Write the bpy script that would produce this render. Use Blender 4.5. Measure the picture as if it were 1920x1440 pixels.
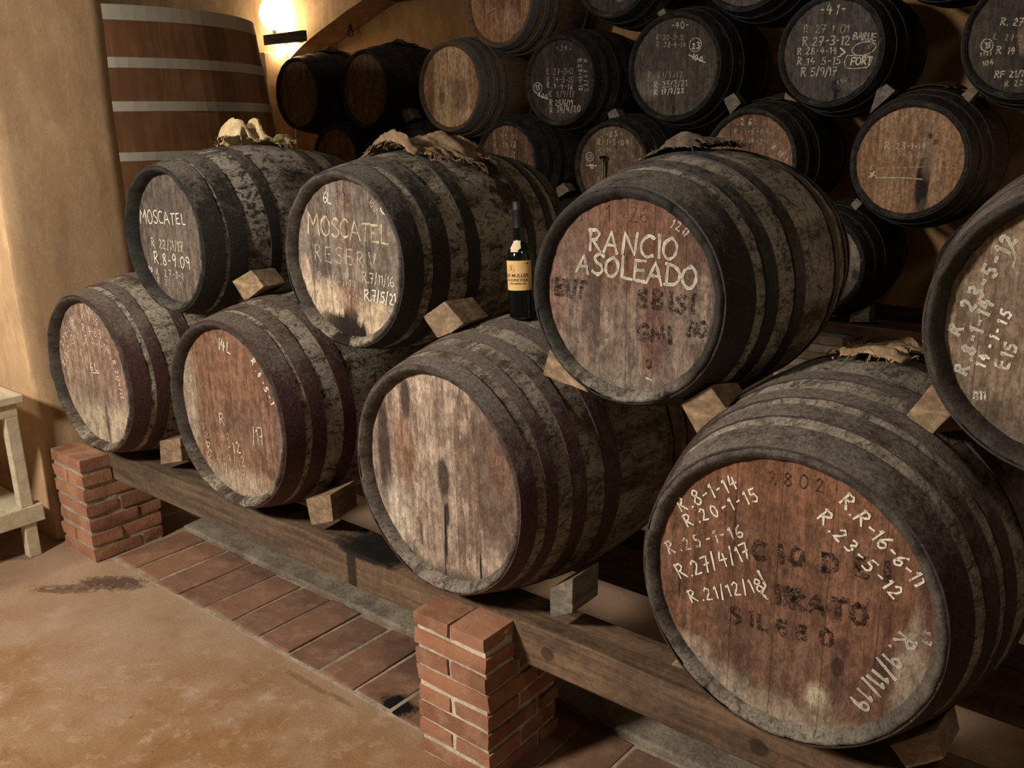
import bpy, bmesh, math, random
from mathutils import Vector, Matrix, noise as mnoise
PI = math.pi
sc = bpy.context.scene
COL = sc.collection
for o in list(bpy.data.objects):
    bpy.data.objects.remove(o)

# ------------------------------------------------------------------ camera
FPX = 1688.83
CAM = Vector((1.22642, -1.59057, 1.77322))
_y, _p, _r = 0.69375, 0.27657, -0.02012
_f = Vector((-math.sin(_y)*math.cos(_p), math.cos(_y)*math.cos(_p), -math.sin(_p)))
_rt = Vector((math.cos(_y), math.sin(_y), 0)); _up = _rt.cross(_f)
RT = math.cos(_r)*_rt + math.sin(_r)*_up
UP = -math.sin(_r)*_rt + math.cos(_r)*_up
FW = _f
cd = bpy.data.cameras.new('camera'); cam = bpy.data.objects.new('camera', cd); COL.objects.link(cam)
cd.sensor_width = 36; cd.lens = FPX*36/1920; cd.clip_start = .05; cd.clip_end = 60
cam.matrix_world = Matrix(((RT.x, UP.x, -FW.x, CAM.x), (RT.y, UP.y, -FW.y, CAM.y), (RT.z, UP.z, -FW.z, CAM.z), (0, 0, 0, 1)))
sc.camera = cam

# ------------------------------------------------------------------ world and light
w = bpy.data.worlds.new('cellar'); sc.world = w; w.use_nodes = True
bg = w.node_tree.nodes['Background']; bg.inputs[0].default_value = (1, .86, .72, 1); bg.inputs[1].default_value = .033

def lamp(name, loc, power, size, color, target=None):
    if size:
        l = bpy.data.lights.new(name, 'AREA'); l.shape = 'DISK'; l.size = size
    else:
        l = bpy.data.lights.new(name, 'POINT'); l.shadow_soft_size = .06
    l.energy = power; l.color = color
    o = bpy.data.objects.new(name, l); COL.objects.link(o); o.location = loc
    if target:
        o.rotation_euler = (Vector(target) - Vector(loc)).to_track_quat('-Z', 'Y').to_euler()
    return o
lamp('ceiling_lamp', (-1.55, -3.15, 2.78), 182, .5, (1, .91, .80), (-.8, .4, .7))
lamp('fill_light_aisle', (1.9, -1.2, 3.5), 9, .5, (1, .86, .70), (-.3, 3.2, 1.4))  # unseen weak fill from the camera side, added to lift the rear stack
lamp('fill_light_side', (-3.35, -1.55, 3.1), 42, .3, (1, .86, .68), (-3.9, .8, 1.6))  # added light without a visible source, brightens the vat and pier front

lamp('niche_fill_light', (2.6, 4.3, 1.5), 20, 0, (1, .78, .5)).data.shadow_soft_size = .35  # unseen light added at the niche end to brighten the ochre wall
sc.view_settings.view_transform = 'Standard'; sc.view_settings.look = 'None'
sc.view_settings.exposure = 0.0; sc.view_settings.gamma = 1; sc.view_settings.use_curve_mapping = False

# ------------------------------------------------------------------ helpers
def ray(px, py):
    return (RT*((px-960)/FPX) + UP*((720-py)/FPX) + FW)
def at_y(px, py, y):
    d = ray(px, py); return CAM + d*((y-CAM.y)/d.y)
def at_x(px, py, x):
    d = ray(px, py); return CAM + d*((x-CAM.x)/d.x)
def at_z(px, py, z):
    d = ray(px, py); return CAM + d*((z-CAM.z)/d.z)

SAT = .77   # the tones below were read under warm light; this takes the lamps' share back out
def lin(c):
    r = [(x/255/12.92 if x/255 <= .04045 else ((x/255+.055)/1.055)**2.4) for x in c]
    l = .3*r[0] + .6*r[1] + .1*r[2]
    return tuple(l + (x-l)*SAT for x in r)

def mesh_obj(name, bm, mat, parent=None, loc=None, smooth=False):
    me = bpy.data.meshes.new(name); bm.normal_update(); bm.to_mesh(me); bm.free()
    o = bpy.data.objects.new(name, me); COL.objects.link(o)
    for m in (mat if isinstance(mat, (list, tuple)) else [mat]): me.materials.append(m)
    if smooth:
        for p in me.polygons: p.use_smooth = True
        me.set_sharp_from_angle(angle=math.radians(40))
    if parent: o.parent = parent
    if loc is not None: o.location = loc
    return o
def thing(name, label, cat, loc=(0, 0, 0), rz=0, group=None):
    o = bpy.data.objects.new(name, None); COL.objects.link(o); o.empty_display_size = .1
    o.location = loc; o.rotation_euler = (0, 0, rz); tag(o, label, cat, group); return o
def tag(o, label, cat, group=None):
    o['label'] = label; o['category'] = cat
    if group: o['group'] = group
    return o
def struct(o):
    o['kind'] = 'structure'; return o

def box(bm, lo, hi, jit=0, rnd=None):
    vs = []
    for x in (lo[0], hi[0]):
        for y in (lo[1], hi[1]):
            for z in (lo[2], hi[2]):
                p = Vector((x, y, z))
                if jit: p += Vector((rnd.uniform(-jit, jit), rnd.uniform(-jit, jit), rnd.uniform(-jit, jit)))
                vs.append(bm.verts.new(p))
    fs = []
    for q in ((0, 1, 3, 2), (4, 6, 7, 5), (0, 4, 5, 1), (2, 3, 7, 6), (0, 2, 6, 4), (1, 5, 7, 3)):
        fs.append(bm.faces.new([vs[i] for i in q]))
    return vs, fs
def bevel(bm, w, seg=2):
    bmesh.ops.bevel(bm, geom=list(bm.edges), offset=w, segments=seg, affect='EDGES', profile=.6)
def rough(bm, amp, scale, seed=0):
    for v in bm.verts:
        v.co += mnoise.noise_vector(v.co*scale + Vector((seed*7.3, seed*3.1, seed)))*amp
def lathe(bm, prof, n=48, axis='Z', closed=False, phase=0):
    """prof: list of (radius, height)."""
    rings = []
    for r, h in prof:
        ring = []
        for i in range(n):
            a = 2*PI*i/n + phase
            if axis == 'Z': co = (r*math.cos(a), r*math.sin(a), h)
            else: co = (r*math.cos(a), h, r*math.sin(a))
            ring.append(bm.verts.new(co))
        rings.append(ring)
    m = len(rings); rng = range(m) if closed else range(m-1)
    for k in rng:
        A, B = rings[k], rings[(k+1) % m]
        for i in range(n):
            j = (i+1) % n
            bm.faces.new((A[i], A[j], B[j], B[i]) if axis == 'Z' else (A[i], B[i], B[j], A[j]))
    return rings
def tube(bm, pts, r, n=8, cap=True):
    rings = []; pts = [Vector(p) for p in pts]
    for i, p in enumerate(pts):
        t = (pts[min(i+1, len(pts)-1)] - pts[max(i-1, 0)]).normalized()
        u = t.orthogonal().normalized() if i == 0 else (u - t*u.dot(t)).normalized()
        v = t.cross(u)
        rr = r[i] if isinstance(r, (list, tuple)) else r
        rings.append([bm.verts.new(p + (u*math.cos(2*PI*k/n) + v*math.sin(2*PI*k/n))*rr) for k in range(n)])
    for A, B in zip(rings, rings[1:]):
        for k in range(n): bm.faces.new((A[k], A[(k+1) % n], B[(k+1) % n], B[k]))
    if cap:
        bm.faces.new(rings[0][::-1]); bm.faces.new(rings[-1])

# ------------------------------------------------------------------ shader helper
class G:
    def __init__(s, name, rough=.8, spec=.3, metal=0):
        s.m = bpy.data.materials.new(name); s.m.use_nodes = True; s.t = s.m.node_tree
        s.p = s.t.nodes['Principled BSDF']
        s.p.inputs['Roughness'].default_value = rough; s.p.inputs['Metallic'].default_value = metal
        s.p.inputs['Specular IOR Level'].default_value = spec
        s.tc = s.t.nodes.new('ShaderNodeTexCoord')
    def n(s, k): return s.t.nodes.new('ShaderNode'+k)
    def set(s, sock, v):
        if isinstance(v, bpy.types.NodeSocket): s.t.links.new(v, sock)
        elif isinstance(v, (tuple, list)) and len(v) == 3 and len(sock.default_value) == 4: sock.default_value = (*v, 1)
        else: sock.default_value = v
    def obj(s): return s.tc.outputs['Object']
    def uv(s): return s.tc.outputs['UV']
    def mul(s, vec, sc, off=(0, 0, 0)):
        m = s.n('Mapping'); s.set(m.inputs[0], vec); m.inputs[3].default_value = sc; m.inputs[1].default_value = off
        return m.outputs[0]
    def noise(s, vec, scale=1, detail=4, rough=.6, dist=0):
        q = s.n('TexNoise'); s.set(q.inputs['Vector'], vec); q.inputs['Scale'].default_value = scale
        q.inputs['Detail'].default_value = detail; q.inputs['Roughness'].default_value = rough; q.inputs['Distortion'].default_value = dist
        return q.outputs[0]
    def white(s, v):
        q = s.n('TexWhiteNoise'); q.noise_dimensions = '1D'; s.set(q.inputs['W'], v); return q.outputs['Value']
    def ma(s, op, a, b=0, c=None):
        q = s.n('Math'); q.operation = op; s.set(q.inputs[0], a); s.set(q.inputs[1], b)
        if c is not None: s.set(q.inputs[2], c)
        return q.outputs[0]
    def sm(s, x, lo, hi, a=0, b=1):
        q = s.n('MapRange'); q.interpolation_type = 'SMOOTHSTEP'; s.set(q.inputs[0], x)
        q.inputs[1].default_value = lo; q.inputs[2].default_value = hi; q.inputs[3].default_value = a; q.inputs[4].default_value = b
        return q.outputs[0]
    def mix(s, f, a, b, mode='MIX'):
        q = s.n('Mix'); q.data_type = 'RGBA'; q.blend_type = mode; s.set(q.inputs[0], f); s.set(q.inputs[6], a); s.set(q.inputs[7], b)
        return q.outputs[2]
    def xyz(s, vec):
        q = s.n('SeparateXYZ'); s.set(q.inputs[0], vec); return q.outputs
    def bump(s, h, strength=.4, dist=.01):
        q = s.n('Bump'); q.inputs['Strength'].default_value = strength; q.inputs['Distance'].default_value = dist
        s.set(q.inputs['Height'], h); s.t.links.new(q.outputs[0], s.p.inputs['Normal'])
    def blob(s, X, Z, cx, cz, rx, rz, soft=.35, nz=None, amp=.5):
        """1 inside an ellipse in the head's own plane, ragged by the noise nz"""
        a = s.ma('MULTIPLY', s.ma('SUBTRACT', X, cx), 1/rx); b = s.ma('MULTIPLY', s.ma('SUBTRACT', Z, cz), 1/rz)
        d = s.ma('SQRT', s.ma('ADD', s.ma('MULTIPLY', a, a), s.ma('MULTIPLY', b, b)))
        if nz is not None: d = s.ma('ADD', d, s.ma('MULTIPLY', s.ma('SUBTRACT', nz, .5), amp*2))
        return s.sm(d, 1-soft, 1+soft, 1, 0)
    def col(s, c): s.set(s.p.inputs['Base Color'], c); return s.m

def flat(name, c, rough=.7, metal=0, spec=.3):
    g = G(name, rough, spec, metal); g.col(c); return g.m

# ---- aged stave wood: brown wood under grey cellar mould
def stave_mat(name, wood, mould, dark, amount=.5, seed=0., black=.5, drip=None, chime=None):
    g = G(name, .82, .25)
    V = g.mul(g.obj(), (1, 1, 1), (seed*3.7, seed*1.9, seed*2.3))
    L = g.mul(V, (9, 1.6, 9))
    uv = g.xyz(g.uv()); u = g.ma('MULTIPLY', uv[0], 30.0)
    idt = g.ma('FLOOR', u); fr = g.ma('FRACT', u)
    tint = g.white(g.ma('ADD', idt, seed*17))
    grain = g.noise(g.mul(V, (60, 3, 60)), 1, 5, .65)
    big = g.noise(V, 3.1, 6, .62, .4); mid = g.noise(L, 1.6, 6, .7)
    fine = g.noise(V, 70, 4, .75)
    base = g.mix(grain, tuple(x*.55 for x in wood), tuple(x*1.35 for x in wood))
    mm = g.ma('ADD', g.ma('MULTIPLY', big, .7), g.ma('MULTIPLY', mid, .5))
    mm = g.ma('ADD', mm, g.ma('MULTIPLY', g.ma('SUBTRACT', tint, .5), .05))
    f = g.sm(mm, .72-.30*amount, .86-.30*amount)
    c = g.mix(f, base, g.mix(fine, tuple(x*.6 for x in mould), tuple(x*1.3 for x in mould)))
    sp = g.noise(g.mul(V, (30, 17, 30)), 1, 5, .72, .5)
    c = g.mix(g.ma('MULTIPLY', g.sm(sp, .525, .60), min(1, black*1.35)), c, dark)
    sp2 = g.noise(g.mul(V, (75, 45, 75), (2, 5, 8)), 1, 4, .75, .4)
    c = g.mix(g.ma('MULTIPLY', g.sm(sp2, .54, .60), min(1, black*1.3)), c, dark)
    bigd = g.noise(g.mul(V, (5, 4, 5), (3, 1, 7)), 1, 5, .7)
    c = g.mix(g.ma('MULTIPLY', g.sm(bigd, .50, .66), black*.75), c, dark)
    speck = g.noise(V, 160, 2, .5)
    c = g.mix(g.ma('MULTIPLY', g.sm(speck, .68, .74), .5), c, tuple(min(.8, x*2.0) for x in mould))
    seam = g.ma('ABSOLUTE', g.ma('SUBTRACT', fr, .5))
    c = g.mix(g.ma('MULTIPLY', g.sm(seam, .47, .497), .4), c, tuple(x*.4 for x in dark))
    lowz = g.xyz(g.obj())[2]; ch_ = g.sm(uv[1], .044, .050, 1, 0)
    if chime: c = g.mix(g.ma('MULTIPLY', ch_, g.sm(g.ma('ADD', lowz, g.ma('MULTIPLY', big, .22)), chime[0], chime[1], chime[3], chime[4])), c, chime[2])  # chime grime, with shade inside the rim painted in, deeper towards the top
    if drip:
        X = g.xyz(g.obj())
        nz = g.noise(V, 26, 5, .75)
        for cx, cy, cz, r, cc, st in drip:
            a = g.ma('SUBTRACT', X[0], cx); b = g.ma('SUBTRACT', X[1], cy); d = g.ma('SUBTRACT', X[2], cz)
            q = g.ma('SQRT', g.ma('ADD', g.ma('ADD', g.ma('MULTIPLY', a, a), g.ma('MULTIPLY', b, b)), g.ma('MULTIPLY', d, d)))
            q = g.ma('ADD', g.ma('MULTIPLY', q, 1/r), g.ma('MULTIPLY', g.ma('SUBTRACT', nz, .5), 2.4))
            c = g.mix(g.ma('MULTIPLY', g.sm(q, .75, 1.1, 1, 0), st), c, cc)
    c = g.mix(1.0, c, g.mix(g.sm(g.ma('ADD', g.ma('MULTIPLY', g.noise(g.mul(V, (190, 80, 190)), 1, 4, .8), .6), g.ma('MULTIPLY', mid, .4)), .36, .64), (.58, .58, .58), (1.25, 1.25, 1.25)), 'MULTIPLY')
    h = g.ma('ADD', g.ma('MULTIPLY', grain, .4), g.ma('ADD', g.ma('MULTIPLY', sp, .8), g.ma('MULTIPLY', fine, .4)))
    g.bump(h, .55, .006)
    return g.col(c)

# ---- iron hoop, painted, with dirt and settled dust
def hoop_mat(name, paint, dust, amount=.4, seed=0.):
    g = G(name, .62, .35)
    V = g.mul(g.obj(), (1, 1, 1), (seed*2.1, seed*4.7, seed*1.3))
    n1 = g.noise(V, 7, 6, .7, .3); n2 = g.noise(V, 55, 4, .75)
    nz = g.xyz(g.tc.outputs['Normal'])[2]
    k = g.ma('ADD', g.ma('ADD', g.ma('MULTIPLY', n1, .75), g.ma('MULTIPLY', n2, .35)), g.ma('MULTIPLY', g.sm(nz, -.2, 1), .26))
    c = g.mix(g.noise(V, 18, 3), tuple(x*.7 for x in paint), tuple(x*1.3 for x in paint))
    c = g.mix(g.ma('MULTIPLY', g.sm(k, .78-.28*amount, .98-.28*amount), .85), c, dust)
    speck = g.noise(V, 190, 2, .5)
    c = g.mix(g.ma('MULTIPLY', g.sm(speck, .70, .74), .55), c, tuple(min(.8, x*2.4) for x in dust))
    n3 = g.noise(V, 26, 6, .78, .3)
    c = g.mix(g.ma('MULTIPLY', g.sm(g.ma('ADD', g.ma('MULTIPLY', n3, .8), g.ma('MULTIPLY', g.sm(nz, -.2, 1), .12)), .50, .60), .35 + .4*amount), c, tuple(x*.95 for x in dust))
    c = g.mix(1.0, c, g.mix(g.sm(g.noise(V, 120, 4, .8), .35, .65), (.55, .55, .55), (1.25, 1.25, 1.25)), 'MULTIPLY')
    g.bump(g.ma('ADD', n2, g.ma('MULTIPLY', n1, .5)), .4, .004)
    return g.col(c)

# ---- barrel head: vertical boards, each with its own tone
def head_mat(name, c1, c2, edges, var=.5, mould=None, mamt=0., seed=0., blobs=(), speck=.5, tilt=0., gap=.8, warm=None):
    g = G(name, .78, .25)
    P = g.obj()
    if tilt:
        m = g.n('Mapping'); g.set(m.inputs[0], P); m.inputs[2].default_value = (0, tilt, 0); P2 = m.outputs[0]
    else: P2 = P
    X0 = g.xyz(P); X = g.xyz(P2)
    V = g.mul(P2, (1, 1, 1), (seed*3.1, seed*1.7, seed*2.9))
    grain = g.noise(g.mul(V, (55, 55, 3.2)), 1, 6, .68, .15)
    streak = g.noise(g.mul(V, (22, 22, 1.6)), 1, 5, .7)
    big = g.noise(V, 5.5, 5, .6, .3); fine = g.noise(V, 95, 4, .75)
    rag = g.noise(g.mul(V, (26, 26, 9)), 1, 5, .7)
    f = g.ma('ADD', g.ma('MULTIPLY', grain, .55), g.ma('MULTIPLY', streak, .5))
    # board index from the list of joints
    idx = 0.0; gl = 0.0
    for e in edges:
        idx = g.ma('ADD', idx, g.ma('GREATER_THAN', X[0], e))
        d = g.ma('ABSOLUTE', g.ma('SUBTRACT', X[0], e))
        gl = g.ma('MAXIMUM', gl, g.sm(d, .0006, .0026, 1, 0))
    tone = g.white(g.ma('ADD', idx, seed*13.7+.31)) if edges else .5
    f = g.ma('ADD', f, g.ma('MULTIPLY', g.ma('SUBTRACT', tone, .5), var))
    c = g.mix(g.sm(f, .30, .78), c1, c2)
    if warm: c = g.mix(g.ma('MULTIPLY', g.sm(tone, .55, .7), .6), c, warm)
    if mould:
        k = g.ma('ADD', g.ma('MULTIPLY', big, .6), g.ma('ADD', g.ma('MULTIPLY', streak, .3), g.ma('MULTIPLY', fine, .25)))
        c = g.mix(g.ma('MULTIPLY', g.sm(k, .72-.3*mamt, .88-.3*mamt), .8), c, mould)
    bloom = g.noise(g.mul(V, (34, 34, 9), (5, 1, 3)), 1, 6, .78, .2)
    c = g.mix(g.ma('MULTIPLY', g.sm(g.ma('ADD', g.ma('MULTIPLY', bloom, .7), g.ma('MULTIPLY', big, .3)), .49, .58), .30 + .9*mamt), c, tuple(min(.8, x*1.35) for x in c2))
    drk = g.noise(g.mul(V, (40, 40, 7), (1, 6, 2)), 1, 6, .76, .2)
    c = g.mix(g.ma('MULTIPLY', g.sm(g.ma('ADD', g.ma('MULTIPLY', drk, .7), g.ma('MULTIPLY', big, .3)), .50, .60), .55*speck+.12), c, tuple(x*.5 for x in c1))
    for (cx, cz, rx, rz, cc, st, soft, amp) in blobs:
        c = g.mix(g.ma('MULTIPLY', g.blob(X0[0], X0[2], cx, cz, rx, rz, soft, rag, amp), st), c, cc)
    sp = g.noise(g.mul(V, (70, 70, 34)), 1, 4, .72)
    c = g.mix(g.ma('MULTIPLY', g.sm(sp, .57, .66), speck), c, tuple(x*.28 for x in c1))
    c = g.mix(g.ma('MULTIPLY', g.sm(fine, .63, .72), speck*.4), c, tuple(min(.75, x*1.6) for x in c2))
    c = g.mix(1.0, c, g.mix(g.sm(g.ma('ADD', g.ma('MULTIPLY', g.noise(g.mul(V, (240, 240, 90)), 1, 4, .8), .6), g.ma('MULTIPLY', grain, .4)), .36, .64), (.62, .62, .62), (1.22, 1.22, 1.22)), 'MULTIPLY')
    blot = g.noise(g.mul(V, (38, 38, 24), (7, 3, 9)), 1, 6, .8, .2)
    c = g.mix(1.0, c, g.mix(g.sm(blot, .40, .60), (1.18, 1.18, 1.18), (.66, .64, .62)), 'MULTIPLY')
    if edges: c = g.mix(g.ma('MULTIPLY', gl, gap), c, (.012, .009, .007))
    h = g.ma('SUBTRACT', g.ma('ADD', g.ma('MULTIPLY', grain, .5), g.ma('MULTIPLY', sp, -.5)), g.ma('MULTIPLY', gl, .9) if edges else 0.0)
    g.bump(h, .45, .004)
    return g.col(c)

def chalk_mat(name, col, lo, hi, opacity=1.):
    g = G(name, .95, .05)
    n1 = g.noise(g.obj(), 300, 3, .7); n2 = g.noise(g.obj(), 70, 3, .6)
    k = g.ma('ADD', g.ma('MULTIPLY', n1, .6), g.ma('MULTIPLY', n2, .4))
    g.set(g.p.inputs['Alpha'], g.ma('MULTIPLY', g.sm(k, lo, hi), opacity))
    return g.col(col)

def wood_mat(name, c1, c2, grain=(3, 40, 40), seed=0., speck=.4, blobs=(), grit=.68):
    g = G(name, .75, .25)
    V = g.mul(g.obj(), (1, 1, 1), (seed*3, seed*5, seed*7))
    a = g.noise(g.mul(V, grain), 1, 6, .65, .6); b = g.noise(V, 6, 5, .65, .4); s3 = g.noise(V, 90, 3, .7)
    rings = g.noise(g.mul(V, tuple(x*.35 for x in grain)), 1, 3, .5, 1.5)
    f = g.ma('ADD', g.ma('MULTIPLY', a, .55), g.ma('ADD', g.ma('MULTIPLY', b, .4), g.ma('MULTIPLY', rings, .25)))
    c = g.mix(g.sm(f, .40, .82), c1, c2)
    c = g.mix(g.ma('MULTIPLY', g.sm(s3, .62, .72), speck), c, tuple(x*.3 for x in c1))
    c = g.mix(g.ma('MULTIPLY', g.sm(b, .58, .72), speck*.5), c, tuple(x*.45 for x in c1))
    X = g.xyz(g.obj()); nz = g.noise(V, 22, 5, .7)
    for (cx, cz, rx, rz, cc, st, soft, amp) in blobs:
        c = g.mix(g.ma('MULTIPLY', g.blob(X[0], X[2], cx, cz, rx, rz, soft, nz, amp), st), c, cc)
    c = g.mix(1.0, c, g.mix(g.sm(g.ma('ADD', g.ma('MULTIPLY', g.noise(V, 55, 5, .8), .6), g.ma('MULTIPLY', a, .4)),   .38, .62), (grit, grit, grit), (1.88-grit, 1.88-grit, 1.88-grit)), 'MULTIPLY')
    g.bump(g.ma('ADD', a, g.ma('MULTIPLY', s3, .4)), .4, .004)
    return g.col(c)

def plaster_mat(name, c1, c2, c3, seed=0., sc=1.):
    g = G(name, .9, .15)
    V = g.mul(g.obj(), (1, 1, .75), (seed*3, seed*5, seed*7))
    a = g.noise(V, 2.3*sc, 6, .6, .5); b = g.noise(V, 8*sc, 5, .65, .3); d = g.noise(V, 45, 4, .7)
    c = g.mix(g.sm(a, .35, .68), c1, c2)
    c = g.mix(g.ma('MULTIPLY', g.sm(b, .45, .70), .55), c, c3)
    c = g.mix(g.ma('MULTIPLY', g.sm(d, .68, .76), .5), c, tuple(x*.45 for x in c1))
    e = g.noise(g.mul(V, (1, 1, .5), (3, 7, 1)), 4.5*sc, 7, .7, .2)
    c = g.mix(g.ma('MULTIPLY', g.sm(e, .53, .60), .40), c, tuple(x*.72 for x in c2))
    c = g.mix(g.ma('MULTIPLY', g.sm(e, .47, .40), .30), c, tuple(x*1.18 for x in c3))
    c = g.mix(1.0, c, g.mix(g.sm(g.noise(V, 110, 4, .8), .3, .7), (.9, .9, .9), (1.06, 1.06, 1.06)), 'MULTIPLY')
    g.bump(g.ma('ADD', g.ma('MULTIPLY', b, .7), g.ma('MULTIPLY', d, .10)), .3, .012)
    return g.col(c)

def brick_mat(name, c1, c2, c3, soot=.4, seed=0., blobs=()):
    """tone of each brick comes from a face attribute"""
    g = G(name, .88, .2)
    at = g.n('Attribute'); at.attribute_name = 'tone'
    V = g.mul(g.obj(), (1, 1, 1), (seed*3, seed*5, seed*7))
    a = g.noise(V, 14, 5, .65); b = g.noise(V, 75, 4, .7); d = g.noise(V, 5, 5, .65, .3)
    c = g.mix(at.outputs['Fac'], c1, c2)
    c = g.mix(g.ma('MULTIPLY', g.sm(a, .45, .68), .6), c, c3)
    c = g.mix(g.ma('MULTIPLY', g.sm(b, .6, .72), .5), c, tuple(x*.35 for x in c1))
    c = g.mix(g.ma('MULTIPLY', g.sm(d, .5, .7), soot), c, tuple(x*.33 for x in c1))
    X = g.xyz(g.obj()); nz = g.noise(V, 22, 5, .7)
    for (cx, cy, rx, ry, cc, st, soft, amp) in blobs:
        c = g.mix(g.ma('MULTIPLY', g.blob(X[0], X[1], cx, cy, rx, ry, soft, nz, amp), st), c, cc)
    g.bump(g.ma('ADD', a, g.ma('MULTIPLY', b, .5)), .6, .006)
    return g.col(c)

def mortar_mat(name, c1, c2, seed=0):
    g = G(name, .95, .1)
    V = g.mul(g.obj(), (1, 1, 1), (seed*3, seed*5, seed*7))
    a = g.noise(V, 9, 5, .7); b = g.noise(V, 90, 4, .75)
    c = g.mix(g.sm(g.ma('ADD', g.ma('MULTIPLY', a, .6), g.ma('MULTIPLY', b, .4)), .38, .64), c1, c2)
    g.bump(b, .6, .006)
    return g.col(c)

# ================================================================== SETTING
OCH1, OCH2, OCH3 = lin((178, 140, 92)), lin((160, 122, 78)), lin((190, 156, 112))
# floor of stained ochre concrete
g = G('floor_stain', .55, .35)
V = g.obj(); X = g.xyz(V)
a = g.noise(V, 1.4, 6, .6, .15); b = g.noise(V, 4.6, 7, .64, .25); d = g.noise(V, 60, 4, .7); e = g.noise(V, 15, 5, .68, .2)
c = g.mix(g.sm(a, .34, .64), lin((154, 106, 46)), lin((168, 128, 82)))
c = g.mix(g.ma('MULTIPLY', g.sm(b, .46, .66), .65), c, lin((174, 138, 100)))
c = g.mix(g.ma('MULTIPLY', g.sm(b, .46, .30), .6), c, lin((132, 82, 36)))
c = g.mix(g.ma('MULTIPLY', g.sm(e, .56, .62), .28), c, lin((196, 166, 130)))
e2 = g.noise(g.mul(V, (1, 1, 1), (4, 2, 0)), 9, 6, .7, .3)
c = g.mix(g.ma('MULTIPLY', g.sm(e2, .54, .64), .26), c, lin((150, 104, 58)))
e3 = g.noise(g.mul(V, (1, 1, 1), (9, 5, 0)), 5, 6, .72, .2)
c = g.mix(g.ma('MULTIPLY', g.sm(e3, .55, .66), .55), c, lin((196, 164, 134)))
e4 = g.noise(g.mul(V, (1, 1, 1), (2, 8, 0)), 28, 3, .6)
c = g.mix(g.ma('MULTIPLY', g.sm(e4, .70, .74), .7), c, lin((92, 66, 44)))
# paler, pinker concrete near the wall
c = g.mix(g.ma('MULTIPLY', g.sm(g.ma('ADD', g.ma('ADD', X[1], g.ma('MULTIPLY', X[0], -.42)), g.ma('MULTIPLY', a, .7)), .35, 1.1), .75), c, g.mix(b, lin((164, 126, 92)), lin((182, 150, 120))))
c = g.mix(g.ma('MULTIPLY', g.sm(d, .66, .74), .4), c, lin((110, 76, 44)))
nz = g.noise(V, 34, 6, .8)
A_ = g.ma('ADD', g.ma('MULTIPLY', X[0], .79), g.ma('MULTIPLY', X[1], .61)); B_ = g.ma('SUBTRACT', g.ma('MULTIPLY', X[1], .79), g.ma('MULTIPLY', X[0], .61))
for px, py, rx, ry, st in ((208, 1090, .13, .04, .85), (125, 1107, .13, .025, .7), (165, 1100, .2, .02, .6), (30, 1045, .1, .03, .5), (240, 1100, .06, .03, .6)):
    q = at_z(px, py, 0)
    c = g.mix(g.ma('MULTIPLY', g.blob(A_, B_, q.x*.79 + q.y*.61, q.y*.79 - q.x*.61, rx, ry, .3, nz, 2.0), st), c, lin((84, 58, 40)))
for px, py, rx, ry, st in ((575, 1280, .11, .012, .5), (640, 1312, .06, .010, .5)):
    q = at_z(px, py, 0)
    c = g.mix(g.ma('MULTIPLY', g.blob(X[0], X[1], q.x, q.y, rx, ry, .3, nz, 1.6), st), c, lin((100, 76, 52)))
grit = g.noise(V, 130, 4, .75)
c = g.mix(1.0, c, g.mix(g.sm(grit, .3, .7), (.80, .80, .80), (1.12, 1.12, 1.12)), 'MULTIPLY')
g.bump(g.ma('ADD', g.ma('MULTIPLY', b, .5), g.ma('MULTIPLY', d, .2)), .25, .01)
g.set(g.p.inputs['Roughness'], g.sm(b, .3, .7, .42, .72))
M_floor = g.col(c)
bm = bmesh.new()
box(bm, (-15, -6, -.1), (6, 6, 0))
struct(mesh_obj('floor', bm, M_floor))

M_pier = plaster_mat('pier_plaster', lin((204, 160, 106)), lin((192, 150, 100)), lin((216, 176, 124)), 1.3)
M_wall = plaster_mat('wall_plaster', lin((176, 128, 62)), lin((158, 112, 52)), lin((182, 140, 82)), 2.1)
M_wall2 = plaster_mat('arch_plaster', lin((190, 150, 98)), lin((170, 132, 84)), lin((205, 172, 122)), 3.7)

# plastered pier on the left, its corner slightly rounded and uneven
bm = bmesh.new()
xs = [-4.4, -3.6, -3.2, -2.95, -2.83, -2.80, -2.79]; 
prof = [(-3.5, -.02), (-3.3, -.02), (-2.83, -.022), (-2.802, -.016), (-2.790, 0.0), (-2.788, .06), (-2.788, .25), (-2.789, .46), (-2.794, .505), (-2.81, .524), (-2.85, .53), (-3.5, .53), (-3.5, -.02)]
NZ = 46; rows = []
for k in range(NZ+1):
    z = 4.0*k/NZ
    rows.append([bm.verts.new(Vector((x, y, z)) + (mnoise.noise_vector(Vector((x*3, y*3, z*2.6)))*.008 if 0 < i < len(prof)-1 else Vector())) for i, (x, y) in enumerate(prof)])
for A, B in zip(rows, rows[1:]):
    for i in range(len(prof)-1): bm.faces.new((A[i], A[i+1], B[i+1], B[i]))
struct(mesh_obj('wall_left', bm, M_pier, smooth=True))

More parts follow.
